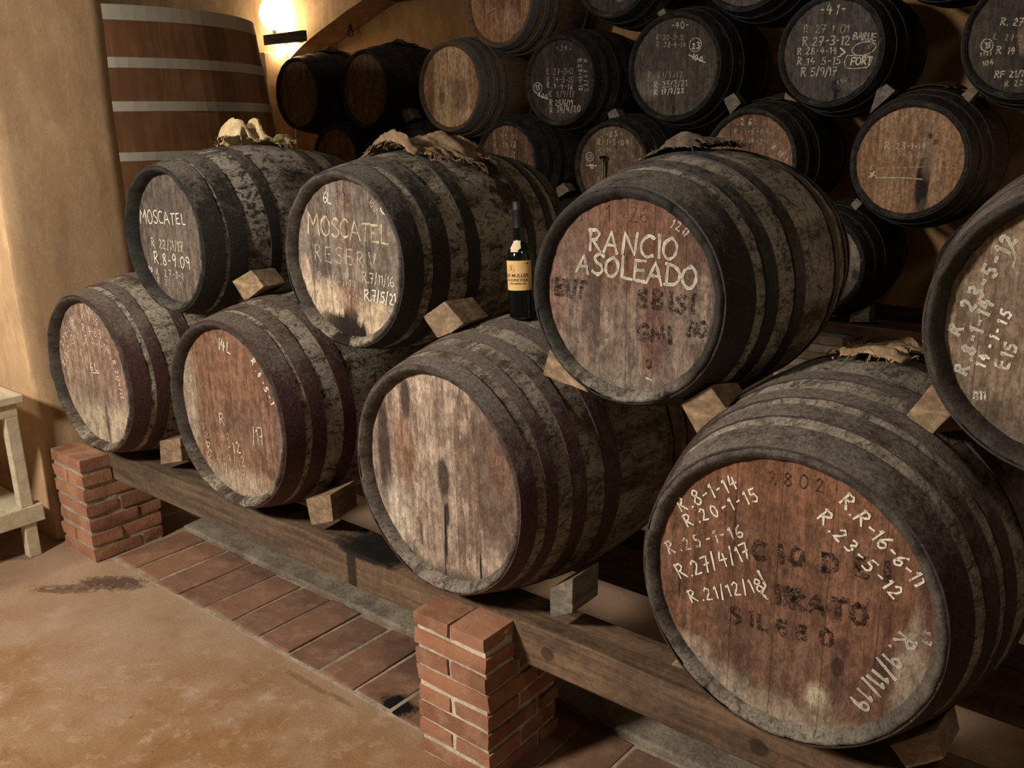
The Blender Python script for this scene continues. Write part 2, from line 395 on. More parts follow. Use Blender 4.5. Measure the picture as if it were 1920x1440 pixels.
# niche wall behind the rear stack and the arched wall in front of it
bm = bmesh.new(); box(bm, (-15, 4.75, 0), (6, 4.95, 4.6)); struct(mesh_obj('wall_back', bm, M_wall))
arch = [(-6.50, 0.), (-6.50, 2.2), (-6.487, 2.491), (-6.35, 2.562), (-6.219, 2.621), (-6.07, 2.68), (-5.924, 2.733), (-5.76, 2.79), (-5.606, 2.846), (-5.38, 2.915), (-5.0, 3.03), (-4.4, 3.18), (-3.6, 3.34), (-2.5, 3.48), (-1.3, 3.5), (0, 3.42), (1.5, 3.2), (3, 2.8), (3.2, 2.4), (3.2, 0)]
bm = bmesh.new()
def wquad(*p): bm.faces.new([bm.verts.new(q) for q in p])
ya, yb = 4.35, 4.75
wquad((-15, ya, 0), (-6.5, ya, 0), (-6.5, ya, 4.2), (-15, ya, 4.2))
wquad((3.2, ya, 0), (6, ya, 0), (6, ya, 4.2), (3.2, ya, 4.2))
for (x0, z0), (x1, z1) in zip(arch, arch[1:]):
    if x1 - x0 > 1e-6: wquad((x0, ya, z0), (x1, ya, z1), (x1, ya, 4.2), (x0, ya, 4.2))
    wquad((x0, ya, z0), (x0, yb, z0), (x1, yb, z1), (x1, ya, z1))
bmesh.ops.remove_doubles(bm, verts=bm.verts, dist=1e-5)
struct(mesh_obj('wall_rear', bm, M_wall2))
# low ledge under the lamp
bm = bmesh.new(); box(bm, (-15, 4.05, 0), (-6.52, 4.35, 2.535)); bevel(bm, .02)
struct(mesh_obj('trim_1', bm, M_wall2))

# strip of tiles laid crossways along the stack
M_tile = brick_mat('floor_tile', lin((146, 96, 64)), lin((124, 86, 62)), lin((158, 118, 90)), .45, 4.,
                   blobs=[(-.66, .075, .075, .045, (.006, .005, .004), 1., .25, .9), (-.80, .30, .14, .1, lin((70, 48, 38)), .6, .6, .8)])
M_mort2 = mortar_mat('tile_mortar', lin((136, 120, 96)), lin((186, 168, 138)), 2)
rnd = random.Random(5)
bm = bmesh.new(); box(bm, (-2.42, .035, -.01), (3.2, .39, .004)); struct(mesh_obj('trim_2', bm, M_mort2))
bm = bmesh.new(); tl = bm.faces.layers.float.new('tone')
x = -2.40
while x < 3.1:
    wd = .160 + rnd.uniform(-.006, .006); sub = bmesh.new()
    box(sub, (x, .045 + rnd.uniform(-.006, .006), -.01), (x+wd, .380 + rnd.uniform(-.008, .004), .009 + rnd.uniform(-.002, .003)), .003, rnd)
    bevel(sub, .007); me = bpy.data.meshes.new('t'); sub.to_mesh(me); sub.free()
    n0 = len(bm.faces); bm.from_mesh(me); bpy.data.meshes.remove(me); bm.faces.ensure_lookup_table()
    t = rnd.random()
    for f in bm.faces[n0:]: f[tl] = t
    x += .1745
struct(mesh_obj('trim_3', bm, M_tile))
# concrete kerb behind the tiles
M_kerb = mortar_mat('kerb_concrete', lin((112, 98, 80)), lin((160, 146, 122)), 6)
bm = bmesh.new(); box(bm, (-2.42, .388, 0), (3.2, .62, .03)); bevel(bm, .008)
struct(mesh_obj('trim_4', bm, M_kerb))

# ================================================================== BRICK PILLARS AND BEAMS
M_brick = brick_mat('brick', lin((176, 114, 72)), lin((144, 92, 60)), lin((182, 132, 94)), .4, 1.)
M_mort = mortar_mat('mortar', lin((176, 160, 134)), lin((226, 210, 182)), 1)
M_mortl = mortar_mat('mortar_grey', lin((140, 126, 104)), lin((186, 170, 144)), 3)
def pillar(label, x0, x1, y0, y1, ybeam, top, zbeam, courses, seed, mm):
    rnd = random.Random(seed)
    root = thing('brick_pillar', label, 'pillar', ((x0+x1)/2, (y0+y1)/2, 0), 0)
    L = -Vector(root.location)
    pitch = top/courses; bh = pitch*.73
    bm = bmesh.new(); tl = bm.faces.layers.float.new('tone')
    for k in range(courses):
        z0 = k*pitch + (pitch-bh)*.5; z1 = z0 + bh
        full = z1 < zbeam
        yend = y1 if full else ybeam - .004
        alt = (k+1) % 2
        rowsx = [(x0, x1)] if alt else [(x0, (x0+x1)/2 - .007), ((x0+x1)/2 + .007, x1)]
        # front row
        d = .135
        if full:
            segs = [(y0, y0+d), (y0+d+.012, yend)] if not alt else [(y0, y0+.215), (y0+.227, yend)]
        else: segs = [(y0, yend)]
        for si, (ya_, yb_) in enumerate(segs):
            for (xa, xb) in (rowsx if si == 0 else [(x0, x1)]):
                sub = bmesh.new(); j = lambda s=.004: rnd.uniform(-s, s)
                box(sub, (xa+j(), ya_+j(.003), z0+j(.003)), (xb+j(), yb_+j(.003), z1+j(.003)), .003, rnd)
                bmesh.ops.subdivide_edges(sub, edges=list(sub.edges), cuts=3, use_grid_fill=True)
                bmesh.ops.smooth_vert(sub, verts=list(sub.verts), factor=.07, use_axis_x=True, use_axis_y=True, use_axis_z=True)
                rough(sub, .0032, 26, seed + k)
                me = bpy.data.meshes.new('t'); sub.to_mesh(me); sub.free(); n0 = len(bm.faces); bm.from_mesh(me); bpy.data.meshes.remove(me)
                bm.faces.ensure_lookup_table(); t = rnd.random()
                for f in bm.faces[n0:]: f[tl] = t
    bmesh.ops.translate(bm, verts=bm.verts, vec=L)
    mesh_obj('bricks', bm, M_brick, root, smooth=True)
    bm = bmesh.new(); s = .0072
    for lo, hi in (((x0+s, y0+s, 0), (x1-s, y1-s, zbeam)), ((x0+s, y0+s, zbeam), (x1-s, ybeam-.004, top-.022))):
        sub = bmesh.new(); box(sub, lo, hi); bmesh.ops.subdivide_edges(sub, edges=list(sub.edges), cuts=9, use_grid_fill=True)
        rough(sub, .0016, 30, seed)
        me = bpy.data.meshes.new('t'); sub.to_mesh(me); sub.free(); bm.from_mesh(me); bpy.data.meshes.remove(me)
    bmesh.ops.translate(bm, verts=bm.verts, vec=L)
    mesh_obj('mortar', bm, mm, root)
    return root
BEAM_Y0, BEAM_Y1, BEAM_T, BEAM_B = .10, .245, .478, .352
pillar('short brick pillar with pale mortar in the foreground under the blank barrel', -.455, -.185, -.025, .29, BEAM_Y0, .478, BEAM_B, 8, 3, M_mort)
pillar('short brick pillar against the plastered wall under the leftmost lower barrel', -2.70, -2.43, -.03, .295, BEAM_Y0, .478, BEAM_B, 7, 8, M_mortl)

BLK = (.006, .005, .004)
M_beam = wood_mat('beam_wood', lin((84, 62, 42)), lin((138, 104, 70)), (2.2, 30, 30), 1., .45,
    blobs=[(-.869, .40, .022, .22, lin((34, 24, 16)), .95, .3, .25), (-.81, .482, .15, .02, BLK, 1., .3, .6),
           (-1.75, .40, .75, .16, lin((84, 72, 56)), .55, .5, .3), (-.075, .412, .022, .020, lin((74, 52, 34)), .9, .15, .12), (.53, .405, .024, .020, lin((60, 42, 28)), .9, .15, .15)])
def beam(name, label, x0, x1, y0, y1, z0, z1, mat, seed, cat='beam'):
    bm = bmesh.new(); box(bm, (x0, y0, z0), (x1, y1, z1))
    n = max(2, int((x1-x0)/.15))
    ed = [e for e in bm.edges if abs(e.verts[0].co.x - e.verts[1].co.x) > .1]
    bmesh.ops.subdivide_edges(bm, edges=ed, cuts=n)
    bevel(bm, .006, 2); rough(bm, .004, 5, seed)
    return tag(mesh_obj(name, bm, mat), label, cat)
beam('wooden_beam', 'long weathered wooden beam along the front carrying the lower barrels', -2.425, 1.95, BEAM_Y0, BEAM_Y1, BEAM_B, BEAM_T, M_beam, 1)
M_beam2 = wood_mat('dark_beam_wood', lin((46, 34, 24)), lin((84, 62, 42)), (2.2, 30, 30), 2., .5)
beam('wooden_beam', 'dark wooden beam farther back under the rear ends of the lower barrels', -2.6, 1.95, .66, .80, .325, .478, M_beam2, 2)
# supports of the rear beam
M_dbrick = brick_mat('brick_dull', lin((122, 84, 60)), lin((100, 70, 54)), lin((130, 96, 74)), .5, 2.)

# ================================================================== BARRELS
BR = {  # front head centre x, y, z, head radius, turn, bulge ratio, length
 'F1': (-2.2948, -.0069, .8597, .3154, .0183, 1.2083, .87), 'F2': (-1.3526, -.0007, .8655, .3191, .0091, 1.1942, .87),
 'F3': (-.3951, .0102, .8595, .3183, -.0532, 1.2309, .87), 'F4': (.5961, -.0107, .8532, .3133, .0034, 1.2783, .87),
 'U1': (-1.8568, .1401, 1.4063, .2596, -.0026, 1.2506, .815), 'U2': (-.9041, .1703, 1.3983, .2636, .0094, 1.1982, .815),
 'U3': (.1140, .1464, 1.3925, .2493, .0274, 1.2803, .815), 'U4': (1.0240, .1683, 1.4150, .2593, -.0226, 1.2073, .815),
 'B1': (-5.5807, 3.6779, 2.1035, .2991, -.0173, 1.22, .845), 'B2': (-4.6871, 3.6722, 2.1056, .3028, -.0468, 1.22, .845),
 'B3': (-3.7072, 3.6529, 2.0817, .3174, -.0135, 1.20, .845), 'B4': (-2.6959, 3.6893, 2.0819, .2929, .0007, 1.22, .845),
 'B5': (-1.7801, 3.6547, 2.1211, .3156, .0376, 1.2141, .845), 'B6': (-.8016, 3.6823, 2.1553, .2932, .0193, 1.235, .845),
 'B7': (.1779, 3.6805, 2.1599, .2906, .0021, 1.22, .845),
 'D6': (-.3181, 3.6668, 1.5599, .3061, .0116, 1.29, .845), 'D5': (-1.2553, 3.6785, 1.5531, .2983, -.0071, 1.2267, .845),
 'D4': (-2.2588, 3.6824, 1.5060, .2921, -.0071, 1.22, .845), 'D3': (-3.1919, 3.6874, 1.5288, .2904, -.024, 1.22, .845),
 'D2': (-4.19, 3.69, 1.515, .288, 0, 1.22, .845), 'D1': (-5.13, 3.69, 1.53, .29, .01, 1.22, .845),
 'E4': (-2.72, 3.70, .935, .285, 0, 1.22, .845), 'E5': (-.80, 3.68, .955, .288, .01, 1.22, .845), 'E6': (.165, 3.70, .945, .295, 0, 1.22, .845),
 'T1': (-3.207, 3.665, 2.645, .305, -.01, 1.2, .845), 'T2': (-2.262, 3.69, 2.755, .295, .01, 1.22, .845),
 'T3': (-1.335, 3.68, 2.71, .295, 0, 1.22, .845), 'T4': (-.30, 3.70, 2.735, .295, 0, 1.22, .845),
}
RECESS = {}
def rad(k, t): r, kk = BR[k][3], BR[k][5]; return r*(kk-(kk-1)*(2*t-1)**2)
NST = 30
def add_chalk(par, strokes, mat, name='chalk_writing', y=-.0012):
    bm = bmesh.new()
    for pts, hw in strokes:
        n = len(pts); L = []; R = []
        for i, p in enumerate(pts):
            a = pts[max(i-1, 0)]; b = pts[min(i+1, n-1)]; d = (b-a)
            if d.length < 1e-6: d = Vector((1, 0))
            d.normalize(); nn = Vector((-d.y, d.x)); ww = hw*(1 + .25*math.sin(i*1.7 + p.x*90))
            ext = d*(hw*.6)*(-1 if i == 0 else (1 if i == n-1 else 0))
            q = p + ext
            L.append(bm.verts.new((q.x+nn.x*ww, y, q.y+nn.y*ww))); R.append(bm.verts.new((q.x-nn.x*ww, y, q.y-nn.y*ww)))
        for i in range(n-1): bm.faces.new((L[i], L[i+1], R[i+1], R[i]))
    return mesh_obj(name, bm, mat, par)

def barrel(key, label, group, hm, sm_, hpm, hoops, recess=.036, cat='barrel'):
    x, y, z, r, a, kk, Ln = BR[key]
    RECESS[key] = recess
    Rb = r*kk
    root = thing('wine_barrel', label, cat, (x - math.sin(a)*0, y, z - Rb), a, group)
    rn = random.Random(hash(key) % 1000 if False else sum(map(ord, key))*7)
    # staves: closed shell with chimes at both ends
    prof = [(r-.026, recess), (r-.022, recess*.55), (r-.011, .003), (r-.006, 0.), (r, .004)]
    NT = 26
    for i in range(1, NT): prof.append((rad(key, i/NT), Ln*i/NT))
    prof += [(r, Ln-.004), (r-.008, Ln), (r-.024, Ln-.03)]
    offs = [(rn.uniform(-.0012, .0012), rn.uniform(-.003, .003)) for _ in range(NST)]
    fr = (.03, .35, .65, .97); bm = bmesh.new(); uvl = bm.loops.layers.uv.new('UVMap'); rings = []
    for pi_, (pr, ph) in enumerate(prof):
        ring = []
        for s in range(NST):
            for q in fr:
                an = 2*PI*(s+q)/NST; dr = offs[s][0] - (.0012 if q in (.03, .97) else 0)
                end = 1 if (pi_ < 5 and pi_ > 0) or pi_ >= len(prof)-2 else 0
                rr = pr + dr; hh = ph + (offs[s][1] if end and pi_ in (2, 3, 4) else 0)
                wob = mnoise.noise(Vector((math.cos(an)*6, math.sin(an)*6, ph*5 + x*3)))*.0016
                ring.append(bm.verts.new(((rr+wob)*math.cos(an), hh, Rb + (rr+wob)*math.sin(an))))
        rings.append(ring)
    M = NST*4
    for k in range(len(prof)-1):
        A, B = rings[k], rings[k+1]
        for i in range(M):
            j = (i+1) % M; f = bm.faces.new((A[i], B[i], B[j], A[j])); f.smooth = True
            ui = (i//4 + fr[i % 4])/NST; uj = ((i+1)//4 + fr[(i+1) % 4])/NST if i < M-1 else 1 + fr[0]/NST
            for lp, (uu, vv) in zip(f.loops, ((ui, prof[k][1]), (ui, prof[k+1][1]), (uj, prof[k+1][1]), (uj, prof[k][1]))): lp[uvl].uv = (uu, vv)
    mesh_obj('staves', bm, sm_, root)
    # heads
    def disc(rr, y0, y1):
        b = bmesh.new(); n = 64
        A = [b.verts.new((rr*math.cos(2*PI*i/n), y0, rr*math.sin(2*PI*i/n))) for i in range(n)]
        B = [b.verts.new((rr*math.cos(2*PI*i/n), y1, rr*math.sin(2*PI*i/n))) for i in range(n)]
        b.faces.new(A); b.faces.new(B[::-1])
        for i in range(n): b.faces.new((A[i], B[i], B[(i+1) % n], A[(i+1) % n]))
        return b
    hd = mesh_obj('head', disc(r-.023, 0, .016), hm, root, (0, recess, Rb))
    mesh_obj('head', disc(r-.023, 0, .016), sm_, root, (0, Ln-.046, Rb))
    # iron hoops
    for (t0, t1) in hoops:
        bm = bmesh.new(); n = 96; P = []
        wv = rn.uniform(0, 6)
        for i in range(7):
            t = t0 + (t1-t0)*i/6; P.append((rad(key, t) + .0034, t*Ln))
        P = [(rad(key, t0) - .001, t0*Ln)] + P + [(rad(key, t1) - .001, t1*Ln)]
        rs = lathe(bm, P, n, 'Y')
        for ring in rs:
            for i, v in enumerate(ring):
                an = 2*PI*i/n; v.co.z += Rb; v.co.y += .0022*math.sin(an*2+wv) + .0012*math.sin(an*5+wv*2)
        mesh_obj('hoop', bm, hpm, root, smooth=True)
    return root, hd

# ---- hand lettering: strokes in a unit box
FONT = {
 'A': (.75, [[(0, 0), (.33, 1), (.68, 0)], [(.14, .38), (.58, .36)]], 0),
 'B': (.65, [[(.05, 0), (.07, 1), (.45, .92), (.42, .6), (.1, .52), (.52, .42), (.5, .08), (.05, 0)]], 0),
 'C': (.65, [[(.58, .88), (.35, 1), (.08, .72), (.06, .3), (.28, .02), (.58, .12)]], 1),
 'D': (.72, [[(.08, .98), (.1, .02)], [(.0, .96), (.4, .9), (.64, .55), (.5, .12), (.02, .02)]], 1),
 'E': (.6, [[(.52, 1), (.06, .96), (.06, .03), (.56, .02)], [(.08, .52), (.46, .54)]], 0),
 'F': (.55, [[(.52, 1), (.06, .96), (.04, 0)], [(.08, .52), (.42, .54)]], 0),
 'G': (.68, [[(.58, .86), (.35, 1), (.08, .7), (.08, .25), (.33, .02), (.58, .15), (.58, .45), (.36, .45)]], 1),
 'I': (.24, [[(.1, 1), (.12, 0)]], 0),
 'J': (.5, [[(.4, 1), (.4, .2), (.2, 0), (.02, .18)]], 1),
 'L': (.55, [[(.08, 1), (.07, .03), (.54, .0)]], 0),
 'M': (.9, [[(0, 0), (.1, 1), (.38, .42), (.68, 1), (.76, 0)]], 0),
 'N': (.76, [[(.04, 0), (.06, 1), (.58, .03), (.62, 1)]], 0),
 'O': (.75, [[(.36, 1), (.08, .75), (.06, .3), (.3, .02), (.58, .22), (.62, .7), (.4, 1), (.3, .97)]], 1),
 'P': (.6, [[(.06, 0), (.07, 1), (.45, .9), (.45, .6), (.08, .5)]], 0),
 'R': (.66, [[(.08, 0), (.09, 1)], [(0, .93), (.36, 1), (.5, .78), (.34, .56), (.1, .5)], [(.18, .5), (.58, 0)]], 0),
 'S': (.58, [[(.5, .9), (.28, 1), (.07, .8), (.2, .58), (.42, .44), (.5, .2), (.28, 0), (.03, .12)]], 1),
 'T': (.62, [[(0, .96), (.6, 1)], [(.3, .98), (.28, 0)]], 0),
 'U': (.66, [[(.06, 1), (.08, .25), (.3, .0), (.54, .25), (.56, 1)]], 1),
 'V': (.66, [[(.02, 1), (.28, 0), (.6, 1)]], 0),
 '0': (.56, [[(.26, 1), (.05, .7), (.06, .25), (.26, 0), (.46, .3), (.46, .75), (.26, 1)]], 1),
 '1': (.32, [[(.05, .78), (.2, 1), (.18, 0)]], 0),
 '2': (.56, [[(.05, .8), (.22, 1), (.42, .82), (.34, .5), (.04, .04), (.5, .02)]], 0),
 '3': (.54, [[(.06, .92), (.32, 1), (.42, .76), (.2, .54), (.45, .36), (.36, .05), (.03, .06)]], 1),
 '4': (.58, [[(.22, 1), (.04, .42), (.5, .42)], [(.38, .8), (.34, 0)]], 0),
 '5': (.56, [[(.48, 1), (.12, .96), (.08, .56), (.36, .58), (.46, .28), (.3, .02), (.02, .08)]], 0),
 '6': (.54, [[(.38, 1), (.12, .62), (.07, .2), (.28, 0), (.46, .22), (.32, .46), (.08, .3)]], 1),
 '7': (.54, [[(.03, .96), (.46, 1), (.2, 0)], [(.12, .48), (.44, .52)]], 0),
 '8': (.54, [[(.26, .54), (.07, .76), (.26, 1), (.43, .78), (.26, .54), (.04, .24), (.26, 0), (.47, .24), (.26, .54)]], 1),
 '9': (.54, [[(.44, .72), (.24, .52), (.06, .76), (.26, 1), (.44, .76), (.36, 0)]], 1),
 '.': (.26, [[(.08, .0), (.14, .06)]], 0), '-': (.42, [[(.06, .46), (.32, .5)]], 0), '/': (.40, [[(.02, -.12), (.30, 1.1)]], 0),
 ' ': (.45, [], 0), "'": (.2, [[(.1, 1), (.08, .8)]], 0)}
def smooth_pts(p):
    out = []
    for i in range(len(p)-1):
        a, b, c, d = p[max(i-1, 0)], p[i], p[i+1], p[min(i+2, len(p)-1)]
        for k in range(4):
            t = k/4; out.append(.5*((2*b) + (c-a)*t + (2*a-5*b+4*c-d)*t*t + (3*b-a-3*c+d)*t**3))
    out.append(p[-1]); return out
class Writer:
    """collects strokes on one barrel head; places are read off the photograph"""
    def __init__(s, key, hd):
        s.key, s.hd = key, hd; s.S = {}; s.k = 0
        x, y, z, r, a, kk, Ln = BR[key]
        s.c = Vector((x - math.sin(a)*RECESS[key], y + math.cos(a)*RECESS[key], z)); s.ax = Vector((-math.sin(a), math.cos(a), 0)); s.ux = Vector((math.cos(a), math.sin(a), 0))
        s.lim = r - .027; s.rn = random.Random(sum(map(ord, key)))
        s.mpp = (s.c - CAM).dot(FW)/FPX
    def loc(s, px, py):
        d = ray(px, py); t = (s.c - CAM).dot(s.ax)/d.dot(s.ax); q = CAM + d*t - s.c
        return Vector((q.dot(s.ux), q.z))
    def put(s, pts, hw, mat):
        pts = [p for p in pts if p.length < s.lim]
        if len(pts) > 1: s.S.setdefault((s.k, mat), []).append((pts, hw*(.72 if s.key[0] in 'FU' else .98)))
    def text(s, t, p0, p1, hpx, mat, hw=.0016, jit=.05, rep=1, grow=1., fit=True):
        s.k += 1; rep = min(rep, 2)
        A, B = s.loc(*p0), s.loc(*p1); d = (B-A); Lg = d.length; d.normalize(); nrm = Vector((-d.y, d.x)); h = hpx*s.mpp
        tot = sum(FONT[c][0] for c in t); k = Lg/tot; x = 0
        for ci, ch in enumerate(t):
            adv, strokes, rnd_ = FONT[ch]; hh = h*(1 + (grow-1)*ci/max(1, len(t)-1))*s.rn.uniform(.94, 1.06); oy = s.rn.uniform(-.04, .04)*h; sh = s.rn.uniform(-.03, .08)
            cw = min(k, hh*1.15) if fit else k
            for st in strokes:
                for q in range(rep):
                    P = [Vector((px_ + s.rn.uniform(-jit, jit)*.5, py_ + s.rn.uniform(-jit, jit)*.6)) for px_, py_ in st]
                    if rnd_: P = smooth_pts(P)
                    else:
                        R = []
                        for a_, b_ in zip(P, P[1:]): R += [a_, a_.lerp(b_, .33), a_.lerp(b_, .67)]
                        P = R + [P[-1]]
                    s.put([A + d*(x + (p.x + sh*p.y)*cw) + nrm*(p.y*hh + oy) for p in P], hw, mat)
            x += adv*k
    def line(s, pxs, mat, hw=.0016, smooth=False):
        s.k += 1
        P = [s.loc(*p) for p in pxs]
        if smooth: P = smooth_pts(P)
        else:
            R = []
            for a_, b_ in zip(P, P[1:]): R += [a_, a_.lerp(b_, .25), a_.lerp(b_, .5), a_.lerp(b_, .75)]
            P = R + [P[-1]]
        s.put(P, hw, mat)
    def oval(s, c, rx, ry, mat, hw=.0014, tilt=0):
        P = []
        for i in range(21):
            a = 2*PI*i/20; u, v = rx*math.cos(a), ry*math.sin(a)
            P.append((c[0] + u*math.cos(tilt) - v*math.sin(tilt), c[1] + u*math.sin(tilt) + v*math.cos(tilt)))
        s.line(P, mat, hw)
    def done(s):
        i = 0
        for (kk_, mat), st in s.S.items():
            stencil = mat in (STEN, STENF)
            bb = [(min(p.x for p in P), min(p.y for p in P), max(p.x for p in P), max(p.y for p in P)) for P, hw in st]
            grp = list(range(len(st)))            # strokes that stand together make one piece of writing
            def root_(a):
                while grp[a] != a: a = grp[a]
                return a
            for a in range(len(st)):
                for b in range(a):
                    A, B = bb[a], bb[b]
                    gap = math.hypot(max(0, A[0]-B[2], B[0]-A[2]), max(0, A[1]-B[3], B[1]-A[3]))
                    if gap <= max(.017, .45*max(A[2]-A[0], A[3]-A[1], B[2]-B[0], B[3]-B[1])): grp[root_(a)] = root_(b)
            for r_ in sorted(set(root_(a) for a in range(len(st)))):
                add_chalk(s.hd, [st[a] for a in range(len(st)) if root_(a) == r_], mat, 'stencil_lettering' if stencil else 'chalk_writing', -.0008 if stencil else -.0014 - .00002*i)
                i += 1

CH = chalk_mat('chalk', lin((236, 226, 200)), .36, .47)
CHY = chalk_mat('chalk_cream', lin((226, 210, 160)), .40, .50)
CHM = chalk_mat('chalk_worn', lin((224, 208, 180)), .40, .52, .95)
CHF = chalk_mat('chalk_faint', lin((204, 186, 158)), .41, .55, .8)
STEN = chalk_mat('stencil_paint', lin((34, 30, 28)), .40, .56, .75)
STENF = chalk_mat('stencil_faded', lin((40, 35, 32)), .43, .56, .72)

# ---- wood of the staves and paint of the hoops
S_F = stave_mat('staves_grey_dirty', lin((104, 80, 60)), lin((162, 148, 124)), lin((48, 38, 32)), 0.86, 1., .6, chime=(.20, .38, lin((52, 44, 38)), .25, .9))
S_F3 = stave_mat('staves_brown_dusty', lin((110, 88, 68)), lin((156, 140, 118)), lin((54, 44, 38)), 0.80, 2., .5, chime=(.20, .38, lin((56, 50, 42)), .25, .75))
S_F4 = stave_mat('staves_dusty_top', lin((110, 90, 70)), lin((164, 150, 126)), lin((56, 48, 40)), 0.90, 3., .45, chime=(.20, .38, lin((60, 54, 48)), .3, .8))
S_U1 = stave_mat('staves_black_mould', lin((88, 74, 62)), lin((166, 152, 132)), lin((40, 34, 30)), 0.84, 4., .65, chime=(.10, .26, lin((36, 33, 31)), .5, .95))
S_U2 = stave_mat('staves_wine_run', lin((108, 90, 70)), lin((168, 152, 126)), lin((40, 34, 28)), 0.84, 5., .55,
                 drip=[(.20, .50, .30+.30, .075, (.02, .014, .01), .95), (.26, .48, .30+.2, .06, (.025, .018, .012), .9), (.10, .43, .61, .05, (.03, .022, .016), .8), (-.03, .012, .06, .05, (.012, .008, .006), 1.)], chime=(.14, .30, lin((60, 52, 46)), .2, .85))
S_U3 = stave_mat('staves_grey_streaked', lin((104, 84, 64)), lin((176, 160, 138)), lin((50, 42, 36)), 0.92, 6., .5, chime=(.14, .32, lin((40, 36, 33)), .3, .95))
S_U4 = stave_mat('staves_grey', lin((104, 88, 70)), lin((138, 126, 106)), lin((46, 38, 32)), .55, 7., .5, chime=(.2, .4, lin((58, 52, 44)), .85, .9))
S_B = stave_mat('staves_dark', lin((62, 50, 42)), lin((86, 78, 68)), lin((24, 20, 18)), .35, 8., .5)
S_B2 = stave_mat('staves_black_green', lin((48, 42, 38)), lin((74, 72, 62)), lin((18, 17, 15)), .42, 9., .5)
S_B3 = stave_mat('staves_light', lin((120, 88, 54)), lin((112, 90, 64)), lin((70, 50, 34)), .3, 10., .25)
H_BLK = hoop_mat('hoop_black', lin((44, 38, 35)), lin((112, 102, 90)), .36, 1.)
H_BRN = hoop_mat('hoop_brown', lin((66, 46, 42)), lin((124, 112, 96)), .5, 2.)
H_MAR = hoop_mat('hoop_maroon', lin((76, 40, 38)), lin((112, 98, 84)), .46, 3.)
H_MAR2 = hoop_mat('hoop_maroon_dusty', lin((84, 50, 46)), lin((118, 106, 94)), .62, 4.)
H_STEEL = hoop_mat('hoop_grey', lin((92, 92, 90)), lin((120, 112, 100)), .3, 5.)
H_DK = hoop_mat('hoop_dark', lin((36, 32, 30)), lin((70, 64, 58)), .22, 6.)

DRK = lin((40, 32, 28))
PALE = lin((196, 178, 150))
# ---------------- front stack, lower row
g1 = 'lower row of the front stack'; g2 = 'upper row of the front stack'
hm = head_mat('head_pale_brown', lin((128, 98, 78)), lin((168, 138, 114)), (-.19, -.08, .04, .15), .25, lin((182, 160, 132)), .35, 1.,
    [(0, -.22, .26, .12, lin((186, 166, 136)), .75, .5, .5), (-.02, -.1, .14, .05, lin((100, 80, 66)), .5, .5, .6), (.04, -.2, .012, .09, lin((70, 54, 44)), .7, .4, .3), (.1, .12, .13, .18, lin((122, 86, 66)), .5, .5, .5)], .4, 0, .35)
r_, h_ = barrel('F1', 'leftmost lower barrel, marked 6L in chalk, resting over the brick pillar by the wall', g1, hm, S_F, H_MAR, [(.012, .085), (.112, .165), (.26, .31), (.69, .74), (.835, .885), (.915, .988)], .04)
W = Writer('F1', h_)
W.text('6L', (171, 695), (188, 696), 16, CH, .0026); W.line([(172, 698.5), (187, 699)], CH, .002)
W.text('R21-1-15', (119, 651), (141, 600), 13, CHM, .0024); W.text('R28-2-20', (123, 688), (141, 632), 12, CHM, .0022); W.text('R14-1-18', (131, 708), (149, 658), 12, CHF, .0024)
W.text('R 5/17', (153, 583), (176, 590), 12, CHM, .0024); W.text('R 2.15', (154, 598), (186, 612), 12, CHM, .0022); W.text('R 4-8.3', (155, 621), (192, 636), 15, CHM, .0024); W.text('R 4-1-14', (160, 643), (208, 664), 16, CHM, .0024)
W.text('R.21/9/17', (211, 676), (229, 752), 11, CHM, .0026); W.text('5 2 13', (196, 612), (206, 680), 10, CHF, .002)
W.done()

hm = head_mat('head_red_brown', lin((108, 72, 50)), lin((148, 108, 78)), (-.2, -.12, 0.0, .1, .2), .3, lin((160, 138, 112)), .22, 2.,
    [(-.28, .02, .07, .3, lin((168, 150, 124)), .75, .4, .5), (.02, -.29, .26, .09, lin((176, 154, 124)), .8, .5, .5), (.29, -.12, .05, .2, lin((150, 130, 108)), .6, .4, .4),
     (.02, .16, .2, .14, lin((130, 84, 52)), .5, .6, .4), (.05, -.02, .11, .05, lin((104, 76, 62)), .6, .5, .5)], .35, 0, .3)
r_, h_ = barrel('F2', 'lower barrel marked 14L in chalk, between the 6L barrel and the blank one', g1, hm, S_F, H_MAR, [(.010, .085), (.108, .165), (.235, .29), (.71, .765), (.835, .89), (.915, .988)], .036)
W = Writer('F2', h_)
W.text('I4L', (410, 653), (435, 664), 22, CH, .0024)
W.text('R.4-5-1', (471, 676), (512, 765), 12, CH, .0028, jit=.1)
W.text('R', (413, 795), (425, 797), 24, CHM, .0026); W.text('/17', (476, 831), (498, 834), 30, CHM, .0026)
W.text('R   -12', (391, 848), (457, 850), 22, CHM, .0028); W.text('R.4-9/12', (392, 866), (466, 876), 20, CHF, .003, .08); W.text('R 9-15', (395, 880), (470, 893), 18, CHF, .003, .08); W.text('R 1-2', (388, 822), (440, 826), 14, CHF, .0024)
W.done()

